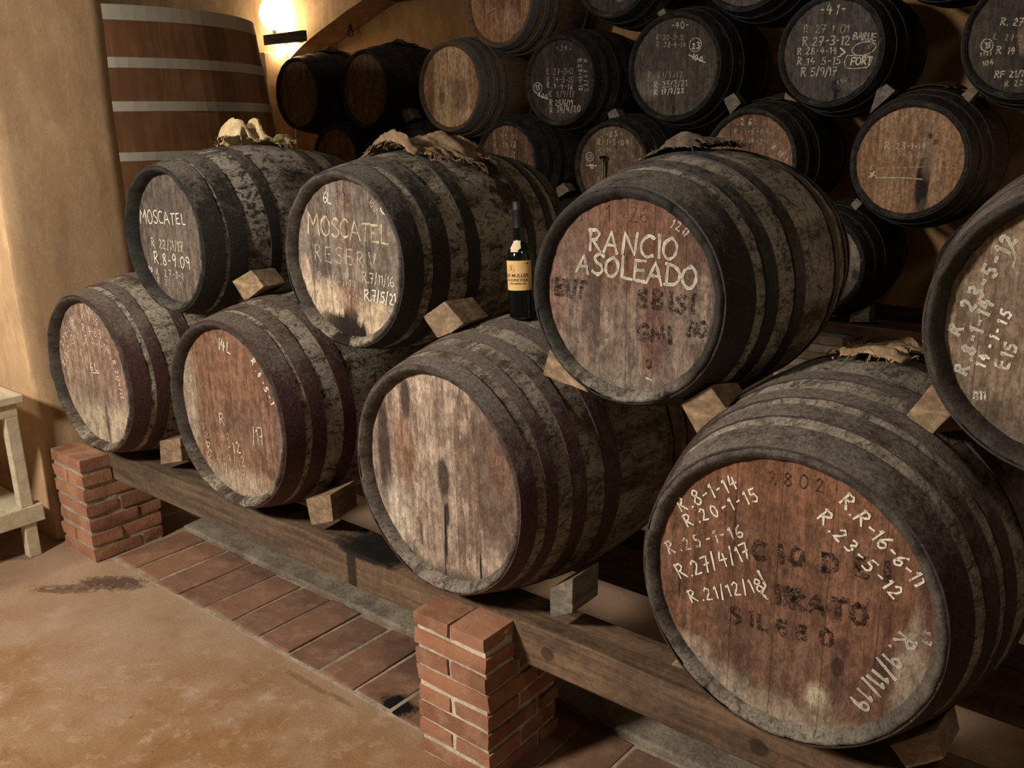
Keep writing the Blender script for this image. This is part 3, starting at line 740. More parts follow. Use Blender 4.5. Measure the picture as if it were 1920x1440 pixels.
hm = head_mat('head_bare_boards', lin((126, 98, 78)), lin((182, 156, 132)), (-.155, -.085, .0, .062, .15), .42, lin((196, 174, 146)), .34, 3.4,
    [(-.235, .02, .028, .18, lin((76, 56, 46)), .95, .3, .3), (-.13, .20, .02, .065, lin((74, 56, 46)), .95, .3, .35), (-.13, -.09, .02, .11, lin((112, 88, 68)), .7, .4, .5), (-.15, .05, .04, .1, lin((142, 92, 58)), .6, .5, .5),
     (.0, .18, .02, .08, lin((104, 80, 64)), .6, .5, .5), (.012, .005, .024, .058, lin((74, 58, 48)), .95, .3, .35),
     (.225, .02, .085, .27, lin((100, 72, 56)), .85, .15, .12), (.235, .09, .045, .07, lin((142, 90, 58)), .4, .5, .5), (.15, .17, .02, .12, lin((98, 76, 60)), .6, .4, .4),
     (0, -.30, .3, .03, lin((84, 70, 58)), .75, .6, .9), (-.19, -.16, .07, .09, lin((206, 188, 164)), .6, .5, .6), (.2, -.2, .06, .06, lin((190, 168, 140)), .6, .5, .6),
     (.012, -.15, .0055, .10, (.01, .008, .006), .95, .25, .5), (.02, -.10, .010, .04, (.012, .01, .007), .9, .3, .5), (.006, -.24, .003, .06, (.012, .01, .007), .9, .3, .3), (.145, -.23, .0035, .06, (.012, .01, .007), .95, .3, .3)], .3, 0, .15)
r_, h_ = barrel('F3', 'lower barrel with a bare unwritten head of pale boards, on the foreground brick pillar', g1, hm, S_F3, H_MAR2, [(.004, .058), (.092, .130), (.185, .235), (.31, .375), (.69, .74), (.80, .845), (.89, .985)], .034)

hm = head_mat('head_orange_brown', lin((106, 66, 42)), lin((146, 98, 66)), (-.2, -.11, -.015, .09, .19), .16, lin((150, 112, 84)), .1, 4.,
    [(-.04, -.285, .30, .055, lin((176, 160, 132)), .8, .3, .7), (-.2, -.205, .05, .045, lin((170, 152, 124)), .7, .3, .8), (-.14, -.24, .08, .035, lin((176, 160, 132)), .7, .3, .8), (.255, -.14, .03, .17, lin((166, 148, 120)), .75, .3, .8), (.03, -.18, .2, .1, lin((112, 84, 64)), .5, .6, .5),
     (.085, -.205, .024, .03, lin((206, 190, 150)), .75, .5, .4), (.12, -.12, .012, .02, lin((56, 34, 24)), .8, .3, .5), (.13, -.07, .015, .02, lin((78, 44, 30)), .7, .3, .5), (.1, .0, .012, .02, lin((78, 44, 30)), .6, .3, .5), (.2, -.09, .02, .03, lin((70, 46, 32)), .7, .4, .5),
     (-.235, -.05, .003, .04, (.02, .014, .01), .8, .3, .2), (0, .24, .2, .08, lin((150, 92, 52)), .5, .6, .4)], .4, 0, .2)
r_, h_ = barrel('F4', 'large lower right barrel, orange brown head chalked with many dates such as R.8-1-14', g1, hm, S_F4, H_BRN, [(.006, .085), (.125, .178), (.21, .258), (.325, .375), (.64, .69), (.76, .80), (.84, .89), (.92, .99)], .024)
W = Writer('F4', h_)
W.text('R.8-1-14', (1277, 960), (1393, 912), 28, CH, .0026); W.text('R.20-1-15', (1289, 989), (1434, 934), 25, CH, .0025)
W.text('R.25-1-16', (1254, 1038), (1405, 1003), 25, CHM, .0028); W.text('R.27/4/17', (1276, 1086), (1416, 1044), 30, CH, .0026); W.text('R.21/12/18', (1297, 1130), (1440, 1106), 26, CH, .0024)
W.line([(1422, 1070), (1436, 1098), (1428, 1112), (1440, 1122)], CHM, .004)
W.text('R.R-16-6-11', (1572, 940), (1722, 1106), 27, CH, .0030); W.text('R.23-5-12', (1530, 970), (1684, 1132), 26, CH, .0029)
W.text('R.9/11/19', (1690, 1183), (1590, 1316), 34, CH, .0034, .05, 2); W.text('77', (1735, 1180), (1728, 1215), 14, CHF, .003)
W.text('2802', (1441, 906), (1560, 925), 26, STEN, .0022, .03)
W.text('CIODEI', (1412, 1046), (1680, 1092), 34, STENF, .0085, .03); W.text('IIRATO', (1455, 1130), (1640, 1178), 36, STENF, .0085, .03); W.text('SILEBO', (1370, 1165), (1590, 1220), 30, STENF, .007, .03)
W.done()

# ---------------- front stack, upper row
hm = head_mat('head_grey_mouldy', lin((84, 70, 60)), lin((122, 106, 92)), (-.16, -.06, .05, .15), .14, lin((112, 98, 84)), .3, 5.,
    [(.0, .13, .14, .07, lin((78, 66, 58)), .6, .6, .5), (.03, .01, .2, .03, lin((118, 98, 80)), .4, .6, .5), (0, -.16, .2, .1, lin((104, 84, 68)), .4, .6, .4)], .5, 0, .15)
r_, h_ = barrel('U1', 'leftmost upper barrel chalked MOSCATEL, black hoops, cream cloth on top', g2, hm, S_U1, H_BLK, [(.010, .098), (.115, .195), (.30, .355), (.645, .70), (.805, .885), (.902, .988)], .045)
W = Writer('U1', h_)
W.text('MOSCATEL', (264, 418), (351, 421), 27, CH, .0026, .05, 1, .72)
W.text('R 22/11/17', (285, 463), (346, 472), 18, CHM, .0024); W.text('R.8-9.09', (290, 493), (361, 507), 23, CH, .0026); W.text('120', (277, 508), (288, 511), 10, CH, .0018)
W.text('R 27-1-1', (294, 515), (347, 526), 14, CHM, .0020); W.text('R 24  15', (297, 531), (347, 543), 13, CHF, .002)
W.done()

hm = head_mat('head_stained_cream_foot', lin((100, 84, 72)), lin((140, 122, 106)), (-.17, -.085, .0, .085), .3, lin((136, 122, 106)), .3, 6.3,
    [(-.13, -.175, .13, .10, lin((206, 178, 142)), .9, .22, .55), (.12, -.195, .14, .085, lin((204, 176, 138)), .9, .22, .5), (-.21, -.09, .03, .09, lin((206, 178, 142)), .8, .3, .5), (.2, -.05, .05, .10, lin((130, 112, 96)), .5, .5, .4), (.0, .12, .042, .12, lin((122, 88, 68)), .55, .3, .2),
     (-.015, -.22, .085, .045, (.012, .008, .006), 1., .2, .9), (-.005, -.175, .035, .035, (.02, .012, .008), 1., .25, .9), (-.11, -.195, .04, .025, lin((84, 54, 36)), .8, .4, .9), (-.085, -.2, .035, .02, (.03, .018, .012), .8, .3, .9), (.0, -.12, .05, .05, lin((150, 104, 70)), .6, .5, .9)], .4, 0, .6)
r_, h_ = barrel('U2', 'upper barrel chalked MOSCATEL RESERV, black stain at the foot of its head', g2, hm, S_U2, H_BLK, [(.008, .090), (.13, .205), (.295, .355), (.645, .70), (.80, .855), (.905, .988)], .034)
W = Writer('U2', h_)
W.text('6L', (606, 379), (623, 382), 20, CH, .0022); W.text('200', (629, 374), (662, 380), 17, STEN, .0014, .03)
W.text('MOSCATEL', (579, 437), (731, 458), 37, CHY, .0032, .05, 2, .85)
W.text('RESERV', (590, 487), (715, 508), 30, CHF, .0032, .05, 1); W.text('R 22-1-14', (596, 524), (672, 545), 17, CHF, .0024)
W.text('R.7/11/16', (680, 529), (741, 538), 19, CHM, .0024); W.text('R.7/5/21', (684, 562), (745, 572), 20, CH, .0028)
W.line([(714, 390), (717, 397), (722, 402)], CH, .0025); W.line([(718, 412), (722, 416)], CHM, .002); W.text('100', (692, 380), (706, 402), 10, CHF, .002); W.text('R 7-1', (640, 558), (672, 566), 12, CHF, .002)
W.done()

hm = head_mat('head_brown_over_grey', lin((108, 86, 70)), lin((142, 118, 100)), (-.16, -.075, .0, .07, .15), .25, lin((138, 120, 104)), .3, 7.2,
    [(.03, .15, .19, .13, lin((124, 76, 44)), .85, .5, .5), (-.14, .12, .07, .1, lin((112, 80, 60)), .6, .5, .5), (.07, -.05, .035, .2, lin((116, 70, 50)), .65, .45, .5), (-.1, -.03, .025, .12, lin((84, 62, 50)), .7, .4, .5), (-.2, -.02, .03, .1, lin((138, 84, 58)), .5, .5, .5),
     (.0, -.2, .2, .03, lin((140, 124, 104)), .5, .6, .7), (.15, .12, .05, .08, lin((92, 64, 48)), .6, .5, .6)], .6, 0, .15)
r_, h_ = barrel('U3', 'upper barrel chalked RANCIO ASOLEADO in big white capitals, beside the bottle', g2, hm, S_U3, H_BLK, [(.010, .125), (.17, .225), (.315, .375), (.63, .69), (.79, .84), (.89, .988)], .026)
W = Writer('U3', h_)
W.text('RANCIO', (1104, 469), (1278, 489), 40, CH, .0040, .04, 3); W.text('ASOLEADO', (1081, 508), (1311, 546), 37, CH, .0042, .04, 3, 1.08)
W.text('120', (1258, 424), (1293, 447), 15, CHM, .0024, .08, 2)
W.text('1  26', (1137, 416), (1219, 418), 30, STEN, .0015, .03)
W.text('BUT', (1041, 552), (1100, 562), 33, STENF, .0075, .03); W.text('SBISI', (1196, 574), (1306, 588), 32, STENF, .0075, .03); W.text('GNI', (1196, 636), (1262, 644), 30, STENF, .0075, .03); W.text('BO', (1290, 628), (1325, 634), 26, STENF, .006, .03); W.text('0', (1212, 690), (1226, 692), 18, STENF, .004)
W.line([(1212, 708), (1222, 713)], CHM, .003); W.line([(1328, 494), (1338, 497)], CHM, .002)
W.done()

hm = head_mat('head_tan_knotty', lin((118, 92, 68)), lin((160, 132, 102)), (-.17, -.06, .05, .16), .2, lin((150, 132, 106)), .25, 8.,
    [(-.09, .12, .05, .05, lin((172, 150, 118)), .5, .6, .7), (-.06, -.06, .03, .018, lin((70, 54, 42)), .7, .4, .6), (-.12, -.17, .1, .05, lin((98, 78, 60)), .5, .6, .6), (-.02, .03, .018, .015, lin((72, 56, 44)), .7, .4, .5), (0, -.22, .2, .05, lin((92, 76, 60)), .6, .6, .6)], .4, 0, .15)
r_, h_ = barrel('U4', 'upper barrel cut by the right edge, tan head chalked R 23-5-12', g2, hm, S_U4, H_BRN, [(.006, .09), (.13, .19), (.28, .33), (.67, .72), (.81, .87), (.91, .99)], .04)
W = Writer('U4', h_)
W.text('R 23-5-12', (1797, 630), (1914, 440), 27, CH, .0038, .05, 2); W.text('R.8-1-14', (1812, 704), (1868, 556), 25, CH, .0036, .05, 2); W.text('14-1-15', (1846, 690), (1905, 575), 19, CH, .003)
W.text('E15', (1889, 694), (1912, 640), 24, CHM, .0036); W.text('1111', (1823, 747), (1850, 749), 17, CHM, .0024)
W.line([(1897, 455), (1905, 480), (1900, 500)], CHF, .003)
W.done()

# ---------------- rear stack
gr = {'T': 'top row of the rear stack', 'B': 'third row of the rear stack', 'D': 'second row of the rear stack', 'E': 'bottom row of the rear stack'}
HB = [(.010, .08), (.14, .185), (.28, .33), (.67, .72), (.815, .86), (.92, .99)]
E1 = (-.15, -.05, .05, .15)
def rear(key, label, hm, s=S_B, h=H_DK, rec=.03, hoops=HB): return barrel(key, label, gr[key[0]], hm, s, h, hoops, rec)
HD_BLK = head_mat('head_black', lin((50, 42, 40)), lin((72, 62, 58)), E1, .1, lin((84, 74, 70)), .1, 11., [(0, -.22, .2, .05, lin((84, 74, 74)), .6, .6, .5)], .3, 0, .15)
HD_BRN = head_mat('head_dark_brown', lin((92, 66, 42)), lin((130, 96, 64)), E1, .25, lin((110, 88, 66)), .15, 12., [], .4, 0, .3)
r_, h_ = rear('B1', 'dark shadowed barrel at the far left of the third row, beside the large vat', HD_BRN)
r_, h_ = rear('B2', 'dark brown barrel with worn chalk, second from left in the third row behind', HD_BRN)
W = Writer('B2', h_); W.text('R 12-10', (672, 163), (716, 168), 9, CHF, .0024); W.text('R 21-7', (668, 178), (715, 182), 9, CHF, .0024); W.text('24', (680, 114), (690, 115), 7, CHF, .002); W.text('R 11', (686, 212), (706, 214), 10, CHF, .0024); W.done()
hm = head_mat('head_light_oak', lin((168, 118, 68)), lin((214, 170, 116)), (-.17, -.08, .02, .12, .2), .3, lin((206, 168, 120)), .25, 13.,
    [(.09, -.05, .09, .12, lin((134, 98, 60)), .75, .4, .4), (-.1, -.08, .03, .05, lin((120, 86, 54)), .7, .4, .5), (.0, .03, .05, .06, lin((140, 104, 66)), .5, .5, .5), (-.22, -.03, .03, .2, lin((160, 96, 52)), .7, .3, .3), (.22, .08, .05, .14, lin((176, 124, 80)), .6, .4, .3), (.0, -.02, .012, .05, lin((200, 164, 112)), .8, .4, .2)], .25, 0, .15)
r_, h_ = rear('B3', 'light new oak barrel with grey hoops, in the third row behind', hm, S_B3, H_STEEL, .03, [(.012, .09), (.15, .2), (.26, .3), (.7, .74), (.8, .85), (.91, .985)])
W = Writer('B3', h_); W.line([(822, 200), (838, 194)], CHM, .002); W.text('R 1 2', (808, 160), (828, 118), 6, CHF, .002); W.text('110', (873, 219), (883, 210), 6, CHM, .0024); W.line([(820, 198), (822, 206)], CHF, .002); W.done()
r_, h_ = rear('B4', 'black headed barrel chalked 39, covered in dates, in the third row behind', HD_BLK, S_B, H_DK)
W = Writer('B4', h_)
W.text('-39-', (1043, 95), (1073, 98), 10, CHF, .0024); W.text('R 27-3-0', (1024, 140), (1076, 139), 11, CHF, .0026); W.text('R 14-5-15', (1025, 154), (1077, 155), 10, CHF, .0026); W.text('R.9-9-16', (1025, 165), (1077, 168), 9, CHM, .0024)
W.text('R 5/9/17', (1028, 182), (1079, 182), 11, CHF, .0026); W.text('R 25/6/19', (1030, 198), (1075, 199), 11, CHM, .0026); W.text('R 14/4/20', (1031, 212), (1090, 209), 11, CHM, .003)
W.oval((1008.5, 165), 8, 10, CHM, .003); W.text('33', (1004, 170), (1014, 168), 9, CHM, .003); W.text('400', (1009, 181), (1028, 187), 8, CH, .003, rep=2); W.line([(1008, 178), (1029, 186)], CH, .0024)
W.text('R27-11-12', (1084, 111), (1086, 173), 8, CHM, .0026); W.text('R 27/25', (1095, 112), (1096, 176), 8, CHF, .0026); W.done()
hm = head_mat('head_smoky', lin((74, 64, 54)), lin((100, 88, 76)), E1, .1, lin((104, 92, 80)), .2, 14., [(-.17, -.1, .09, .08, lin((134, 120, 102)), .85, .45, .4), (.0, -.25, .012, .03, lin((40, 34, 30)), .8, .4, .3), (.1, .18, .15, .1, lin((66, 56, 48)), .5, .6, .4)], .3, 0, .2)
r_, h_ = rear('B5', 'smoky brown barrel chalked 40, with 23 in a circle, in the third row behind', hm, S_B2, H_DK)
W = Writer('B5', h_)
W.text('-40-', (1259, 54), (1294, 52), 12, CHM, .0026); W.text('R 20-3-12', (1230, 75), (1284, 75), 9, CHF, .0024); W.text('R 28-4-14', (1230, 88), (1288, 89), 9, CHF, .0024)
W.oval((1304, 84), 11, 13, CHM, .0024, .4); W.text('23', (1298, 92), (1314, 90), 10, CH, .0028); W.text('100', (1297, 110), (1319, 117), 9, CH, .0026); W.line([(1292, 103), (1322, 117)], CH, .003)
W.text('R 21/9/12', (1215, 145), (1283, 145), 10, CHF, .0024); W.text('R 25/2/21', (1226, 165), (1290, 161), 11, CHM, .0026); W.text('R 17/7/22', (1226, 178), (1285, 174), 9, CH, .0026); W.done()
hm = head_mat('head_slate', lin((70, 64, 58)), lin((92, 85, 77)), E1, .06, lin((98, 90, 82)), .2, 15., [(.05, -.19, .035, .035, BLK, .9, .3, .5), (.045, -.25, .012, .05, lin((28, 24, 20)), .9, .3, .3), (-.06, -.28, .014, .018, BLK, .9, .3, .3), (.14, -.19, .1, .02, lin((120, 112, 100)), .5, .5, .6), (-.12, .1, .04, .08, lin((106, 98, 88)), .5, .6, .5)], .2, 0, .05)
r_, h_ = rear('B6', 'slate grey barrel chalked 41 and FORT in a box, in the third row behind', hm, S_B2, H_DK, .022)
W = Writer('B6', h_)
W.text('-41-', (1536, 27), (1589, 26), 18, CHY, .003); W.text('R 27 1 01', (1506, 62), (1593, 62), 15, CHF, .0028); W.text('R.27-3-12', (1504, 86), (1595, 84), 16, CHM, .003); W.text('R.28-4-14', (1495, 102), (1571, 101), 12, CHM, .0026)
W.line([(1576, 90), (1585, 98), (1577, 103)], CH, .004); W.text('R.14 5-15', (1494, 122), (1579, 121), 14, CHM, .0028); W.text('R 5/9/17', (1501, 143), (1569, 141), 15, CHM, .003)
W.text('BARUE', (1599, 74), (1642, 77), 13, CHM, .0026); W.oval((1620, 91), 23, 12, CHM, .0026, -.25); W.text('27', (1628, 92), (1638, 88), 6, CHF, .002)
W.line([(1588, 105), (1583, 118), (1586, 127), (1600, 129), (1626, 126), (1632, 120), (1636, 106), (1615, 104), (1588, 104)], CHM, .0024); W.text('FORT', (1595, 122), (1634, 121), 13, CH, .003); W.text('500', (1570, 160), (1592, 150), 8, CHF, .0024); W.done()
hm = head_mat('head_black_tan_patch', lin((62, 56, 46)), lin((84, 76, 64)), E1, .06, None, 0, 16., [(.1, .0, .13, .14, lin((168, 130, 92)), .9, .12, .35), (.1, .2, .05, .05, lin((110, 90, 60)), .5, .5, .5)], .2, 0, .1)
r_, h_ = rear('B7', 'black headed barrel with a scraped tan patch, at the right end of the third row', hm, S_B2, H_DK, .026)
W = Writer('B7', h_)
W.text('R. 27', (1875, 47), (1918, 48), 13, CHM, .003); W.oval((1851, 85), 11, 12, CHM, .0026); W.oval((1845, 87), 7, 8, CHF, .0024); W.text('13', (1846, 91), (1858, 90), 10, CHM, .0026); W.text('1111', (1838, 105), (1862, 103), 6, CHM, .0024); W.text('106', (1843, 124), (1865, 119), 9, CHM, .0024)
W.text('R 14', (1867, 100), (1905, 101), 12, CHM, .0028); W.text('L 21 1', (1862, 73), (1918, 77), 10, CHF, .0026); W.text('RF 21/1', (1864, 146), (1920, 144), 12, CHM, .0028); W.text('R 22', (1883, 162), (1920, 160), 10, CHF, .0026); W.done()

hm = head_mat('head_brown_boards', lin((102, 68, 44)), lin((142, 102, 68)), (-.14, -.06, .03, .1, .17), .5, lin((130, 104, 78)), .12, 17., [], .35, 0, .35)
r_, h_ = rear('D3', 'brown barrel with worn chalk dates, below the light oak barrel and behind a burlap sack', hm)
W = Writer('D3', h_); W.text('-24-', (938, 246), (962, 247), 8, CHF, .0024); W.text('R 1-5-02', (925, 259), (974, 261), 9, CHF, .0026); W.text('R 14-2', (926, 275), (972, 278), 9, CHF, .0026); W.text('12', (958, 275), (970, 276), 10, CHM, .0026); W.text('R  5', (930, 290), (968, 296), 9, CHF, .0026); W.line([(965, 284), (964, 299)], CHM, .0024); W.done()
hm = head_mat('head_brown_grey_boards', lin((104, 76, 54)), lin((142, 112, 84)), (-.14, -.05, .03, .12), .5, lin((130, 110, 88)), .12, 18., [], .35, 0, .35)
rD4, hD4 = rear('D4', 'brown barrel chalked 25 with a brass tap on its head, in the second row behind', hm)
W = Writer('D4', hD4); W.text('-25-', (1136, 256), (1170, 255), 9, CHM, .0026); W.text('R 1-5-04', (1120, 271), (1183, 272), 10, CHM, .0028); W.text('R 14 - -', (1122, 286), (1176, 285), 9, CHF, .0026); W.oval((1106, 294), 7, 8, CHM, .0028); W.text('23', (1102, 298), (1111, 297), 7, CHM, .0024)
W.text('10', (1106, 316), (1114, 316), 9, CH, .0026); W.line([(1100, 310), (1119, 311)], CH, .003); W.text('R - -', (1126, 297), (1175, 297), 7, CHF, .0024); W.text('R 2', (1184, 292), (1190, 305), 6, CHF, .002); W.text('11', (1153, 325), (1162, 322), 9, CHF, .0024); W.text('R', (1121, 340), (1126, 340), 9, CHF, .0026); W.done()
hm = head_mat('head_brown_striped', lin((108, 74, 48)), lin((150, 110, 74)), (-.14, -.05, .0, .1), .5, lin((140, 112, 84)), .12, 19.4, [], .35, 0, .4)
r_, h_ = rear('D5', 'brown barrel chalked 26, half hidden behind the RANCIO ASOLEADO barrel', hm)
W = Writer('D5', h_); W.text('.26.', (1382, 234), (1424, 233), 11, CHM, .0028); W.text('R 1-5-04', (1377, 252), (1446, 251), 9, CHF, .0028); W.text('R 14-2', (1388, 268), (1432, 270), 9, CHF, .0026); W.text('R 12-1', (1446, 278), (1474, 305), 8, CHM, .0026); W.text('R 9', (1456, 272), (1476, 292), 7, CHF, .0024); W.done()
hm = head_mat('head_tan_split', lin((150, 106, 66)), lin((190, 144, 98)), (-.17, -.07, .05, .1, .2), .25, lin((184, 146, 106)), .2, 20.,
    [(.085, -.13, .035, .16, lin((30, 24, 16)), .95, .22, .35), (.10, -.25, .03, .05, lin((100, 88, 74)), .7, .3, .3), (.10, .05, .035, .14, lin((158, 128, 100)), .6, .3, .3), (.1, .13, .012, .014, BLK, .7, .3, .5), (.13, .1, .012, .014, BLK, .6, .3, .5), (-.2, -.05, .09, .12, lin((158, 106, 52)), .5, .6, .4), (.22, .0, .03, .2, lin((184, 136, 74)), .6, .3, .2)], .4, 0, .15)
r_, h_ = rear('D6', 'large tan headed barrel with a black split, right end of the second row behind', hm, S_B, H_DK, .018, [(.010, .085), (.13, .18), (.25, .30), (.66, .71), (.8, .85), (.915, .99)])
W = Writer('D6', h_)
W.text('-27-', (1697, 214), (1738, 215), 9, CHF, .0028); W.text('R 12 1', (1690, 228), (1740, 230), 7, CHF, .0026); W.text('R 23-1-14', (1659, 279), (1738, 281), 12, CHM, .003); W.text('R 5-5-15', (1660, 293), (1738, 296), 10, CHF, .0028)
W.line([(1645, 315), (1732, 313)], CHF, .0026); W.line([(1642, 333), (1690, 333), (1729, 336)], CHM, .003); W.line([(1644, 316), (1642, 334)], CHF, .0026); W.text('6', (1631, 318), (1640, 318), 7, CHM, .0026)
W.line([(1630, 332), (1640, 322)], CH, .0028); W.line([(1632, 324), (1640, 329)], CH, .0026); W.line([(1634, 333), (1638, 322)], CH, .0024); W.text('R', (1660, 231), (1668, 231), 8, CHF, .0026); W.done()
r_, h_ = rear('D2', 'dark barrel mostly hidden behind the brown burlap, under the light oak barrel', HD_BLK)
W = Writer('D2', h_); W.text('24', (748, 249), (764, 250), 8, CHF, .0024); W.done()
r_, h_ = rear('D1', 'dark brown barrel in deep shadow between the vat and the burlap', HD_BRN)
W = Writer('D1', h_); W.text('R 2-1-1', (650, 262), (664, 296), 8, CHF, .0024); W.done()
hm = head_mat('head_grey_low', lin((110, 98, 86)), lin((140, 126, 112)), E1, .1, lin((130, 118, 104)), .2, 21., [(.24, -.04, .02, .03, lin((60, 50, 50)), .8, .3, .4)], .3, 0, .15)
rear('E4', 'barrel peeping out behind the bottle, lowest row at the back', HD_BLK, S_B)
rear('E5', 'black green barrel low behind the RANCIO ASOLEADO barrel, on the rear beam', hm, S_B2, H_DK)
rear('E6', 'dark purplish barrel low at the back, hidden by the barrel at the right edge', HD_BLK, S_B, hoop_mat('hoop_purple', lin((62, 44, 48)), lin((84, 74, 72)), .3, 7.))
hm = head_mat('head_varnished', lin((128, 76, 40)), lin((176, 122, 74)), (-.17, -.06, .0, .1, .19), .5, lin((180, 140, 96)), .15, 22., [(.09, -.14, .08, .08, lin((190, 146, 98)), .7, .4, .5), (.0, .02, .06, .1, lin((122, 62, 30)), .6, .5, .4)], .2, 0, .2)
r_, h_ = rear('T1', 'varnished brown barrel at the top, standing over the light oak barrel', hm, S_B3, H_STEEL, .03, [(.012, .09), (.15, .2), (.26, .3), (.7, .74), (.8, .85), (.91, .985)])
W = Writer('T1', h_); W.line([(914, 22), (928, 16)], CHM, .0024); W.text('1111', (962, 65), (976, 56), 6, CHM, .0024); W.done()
hm = head_mat('head_dark_paper', lin((60, 52, 44)), lin((84, 72, 60)), E1, .1, None, 0, 23., [(.045, -.17, .035, .04, lin((136, 124, 104)), .9, .25, .3), (.1, -.14, .05, .04, lin((100, 80, 60)), .6, .4, .4)], .2, 0, .1)
rear('T2', 'dark top row barrel with a pale patch at the foot of its head', hm, S_B, H_DK)
hm = head_mat('head_grey_top', lin((84, 74, 72)), lin((104, 92, 88)), E1, .06, None, 0, 24., [], .2, 0, .1)
rear('T3', 'top row barrel with a pale grey head, above the barrels chalked 40 and 41', hm, S_B2, H_DK)
rear('T4', 'black top row barrel at the upper right, only its underside in view', HD_BLK, S_B2, H_DK)

# brass tap on the barrel marked 25
M_brass = flat('old_brass', lin((120, 118, 88)), .45, .6)
M_iron = flat('dark_iron', lin((44, 38, 32)), .6, .5)
W = Writer('D4', hD4); q = W.loc(1138.4, 299); q2 = W.loc(1137, 340)
tp = bpy.data.objects.new('tap', None)
bm = bmesh.new(); tube(bm, [(q.x, .0, q.y), (q.x, -.07, q.y)], .014, 12); tube(bm, [(q.x, -.055, q.y+.012), (q.x, -.055, q.y-.03), (q.x, -.056, q.y-.10), (q.x, -.058, q2.y)], [.012, .011, .008, .009], 10)
tap = mesh_obj('tap', bm, M_brass, hD4, smooth=True)
bm = bmesh.new(); lathe(bm, [(.0005, -.012), (.02, -.010), (.024, 0), (.018, .010), (.0005, .013)], 16)
bmesh.ops.translate(bm, verts=bm.verts, vec=(q.x, -.055, q.y+.016))
bpy.data.objects.remove(tp)
mesh_obj('tap_handle', bm, M_iron, rD4, (0, RECESS['D4'], BR['D4'][3]*BR['D4'][5]), True)

# ================================================================== WEDGES
def wmat(i, c1, c2): return wood_mat('wedge_wood_%s' % 'abcdef'[i], lin(c1), lin(c2), (16, 8, 40), 3.+i, .5)
WM = [wmat(0, (128, 98, 62), (176, 144, 100)), wmat(1, (120, 92, 62), (160, 130, 94)), wmat(2, (104, 92, 76), (140, 126, 106)), wmat(3, (112, 96, 76), (150, 132, 106))]
def clear_barrels(bm, base, gap=.0055, skip=()):
    # press the shape against the round flanks it touches instead of letting it run into them
    for it in range(3):
        for v in bm.verts:
            p = v.co + base
            for key, (x, y, z, r, a, kk, Ln) in BR.items():
                if key in skip: continue
                t = (p.y - y)/Ln
                if not -.02 <= t <= 1.02: continue
                d = Vector((p.x - (x - math.sin(a)*(p.y-y)), 0, p.z - z)); R_ = rad(key, t) + gap
                if d.length < R_: p = p + d.normalized()*(R_ - d.length)
            v.co = p - base
def wedge(label, quad, y, depth, mat, group, taper=.0, back=None, flat_z=None):
    P = [at_y(px, py, y) for px, py in quad]
    c = sum(P, Vector())/4
    lowest = min(p.z for p in P)
    base = Vector((c.x, y, lowest))
    bm = bmesh.new(); A = [bm.verts.new(p - base) for p in P]
    B = []
    for p in P:
        q = c + (p - c)*(1-taper) + Vector((0, depth, 0))
        if back: q += Vector((back[0], 0, back[1]))
        B.append(bm.verts.new(q - base))
    bm.faces.new(A); bm.faces.new(B[::-1])
    for i in range(4): bm.faces.new((A[i], B[i], B[(i+1) % 4], A[(i+1) % 4]))
    bmesh.ops.recalc_face_normals(bm, faces=bm.faces); bevel(bm, .003, 2)
    bmesh.ops.subdivide_edges(bm, edges=list(bm.edges), cuts=5, use_grid_fill=True); rough(bm, .0015, 40, len(label))
    clear_barrels(bm, base)
    o = mesh_obj('wooden_wedge', bm, mat, None, base); tag(o, label, 'wedge', group); return o
gw = 'wedges of the front stack'; gwr = 'wedges of the rear stack'
wedge('wooden wedge block right of the leftmost MOSCATEL barrel, on the 14L barrel', [(435, 527.5), (471, 506), (494, 538), (459, 566)], .20, .10, WM[0], gw, .1)
wedge('wooden wedge block between the MOSCATEL RESERV barrel and the blank barrel below', [(792.7, 594), (833.5, 565), (868.5, 607), (825, 642)], .22, .12, WM[1], gw, .1)
wedge('pale wooden wedge under the left side of the RANCIO ASOLEADO barrel', [(1029.5, 655), (1018, 703), (1104, 737), (1058, 678)], .175, .12, WM[0], gw, .15)
wedge('big wooden wedge block under the right side of the RANCIO ASOLEADO barrel', [(1276, 758), (1331, 724), (1375, 786), (1313, 825)], .20, .12, WM[0], gw, .1)
wedge('wooden wedge block under the left of the barrel at the right edge', [(1747, 719.5), (1699, 778), (1734, 827), (1783, 779)], .21, .14, WM[0], gw, -.1, (.06, -.01))
wedge('small split wooden block on the front beam right of the 6L barrel', [(299, 827), (337, 822), (341, 865.5), (301, 871)], .11, .10, WM[1], gw)
wedge('wooden wedge on the front beam right of the 14L barrel', [(573, 936), (619, 928), (625, 977.5), (584, 985.5)], .105, .13, WM[1], gw, .0, (-.03, .0))
wedge('grey wooden wedge on the front beam right of the blank barrel', [(1031, 1104), (1074, 1085), (1073, 1150), (1031, 1160)], .115, .12, WM[2], gw)
wedge('sliver of pale wedge on the beam left of the big dated barrel', [(1258, 1248), (1275, 1226), (1312, 1246), (1300, 1258)], .12, .1, WM[0], gw)
wedge('wooden wedge low at the right under the big dated barrel', [(1668, 1398), (1757, 1368), (1770, 1424), (1700, 1442)], .11, .12, WM[1], gw)
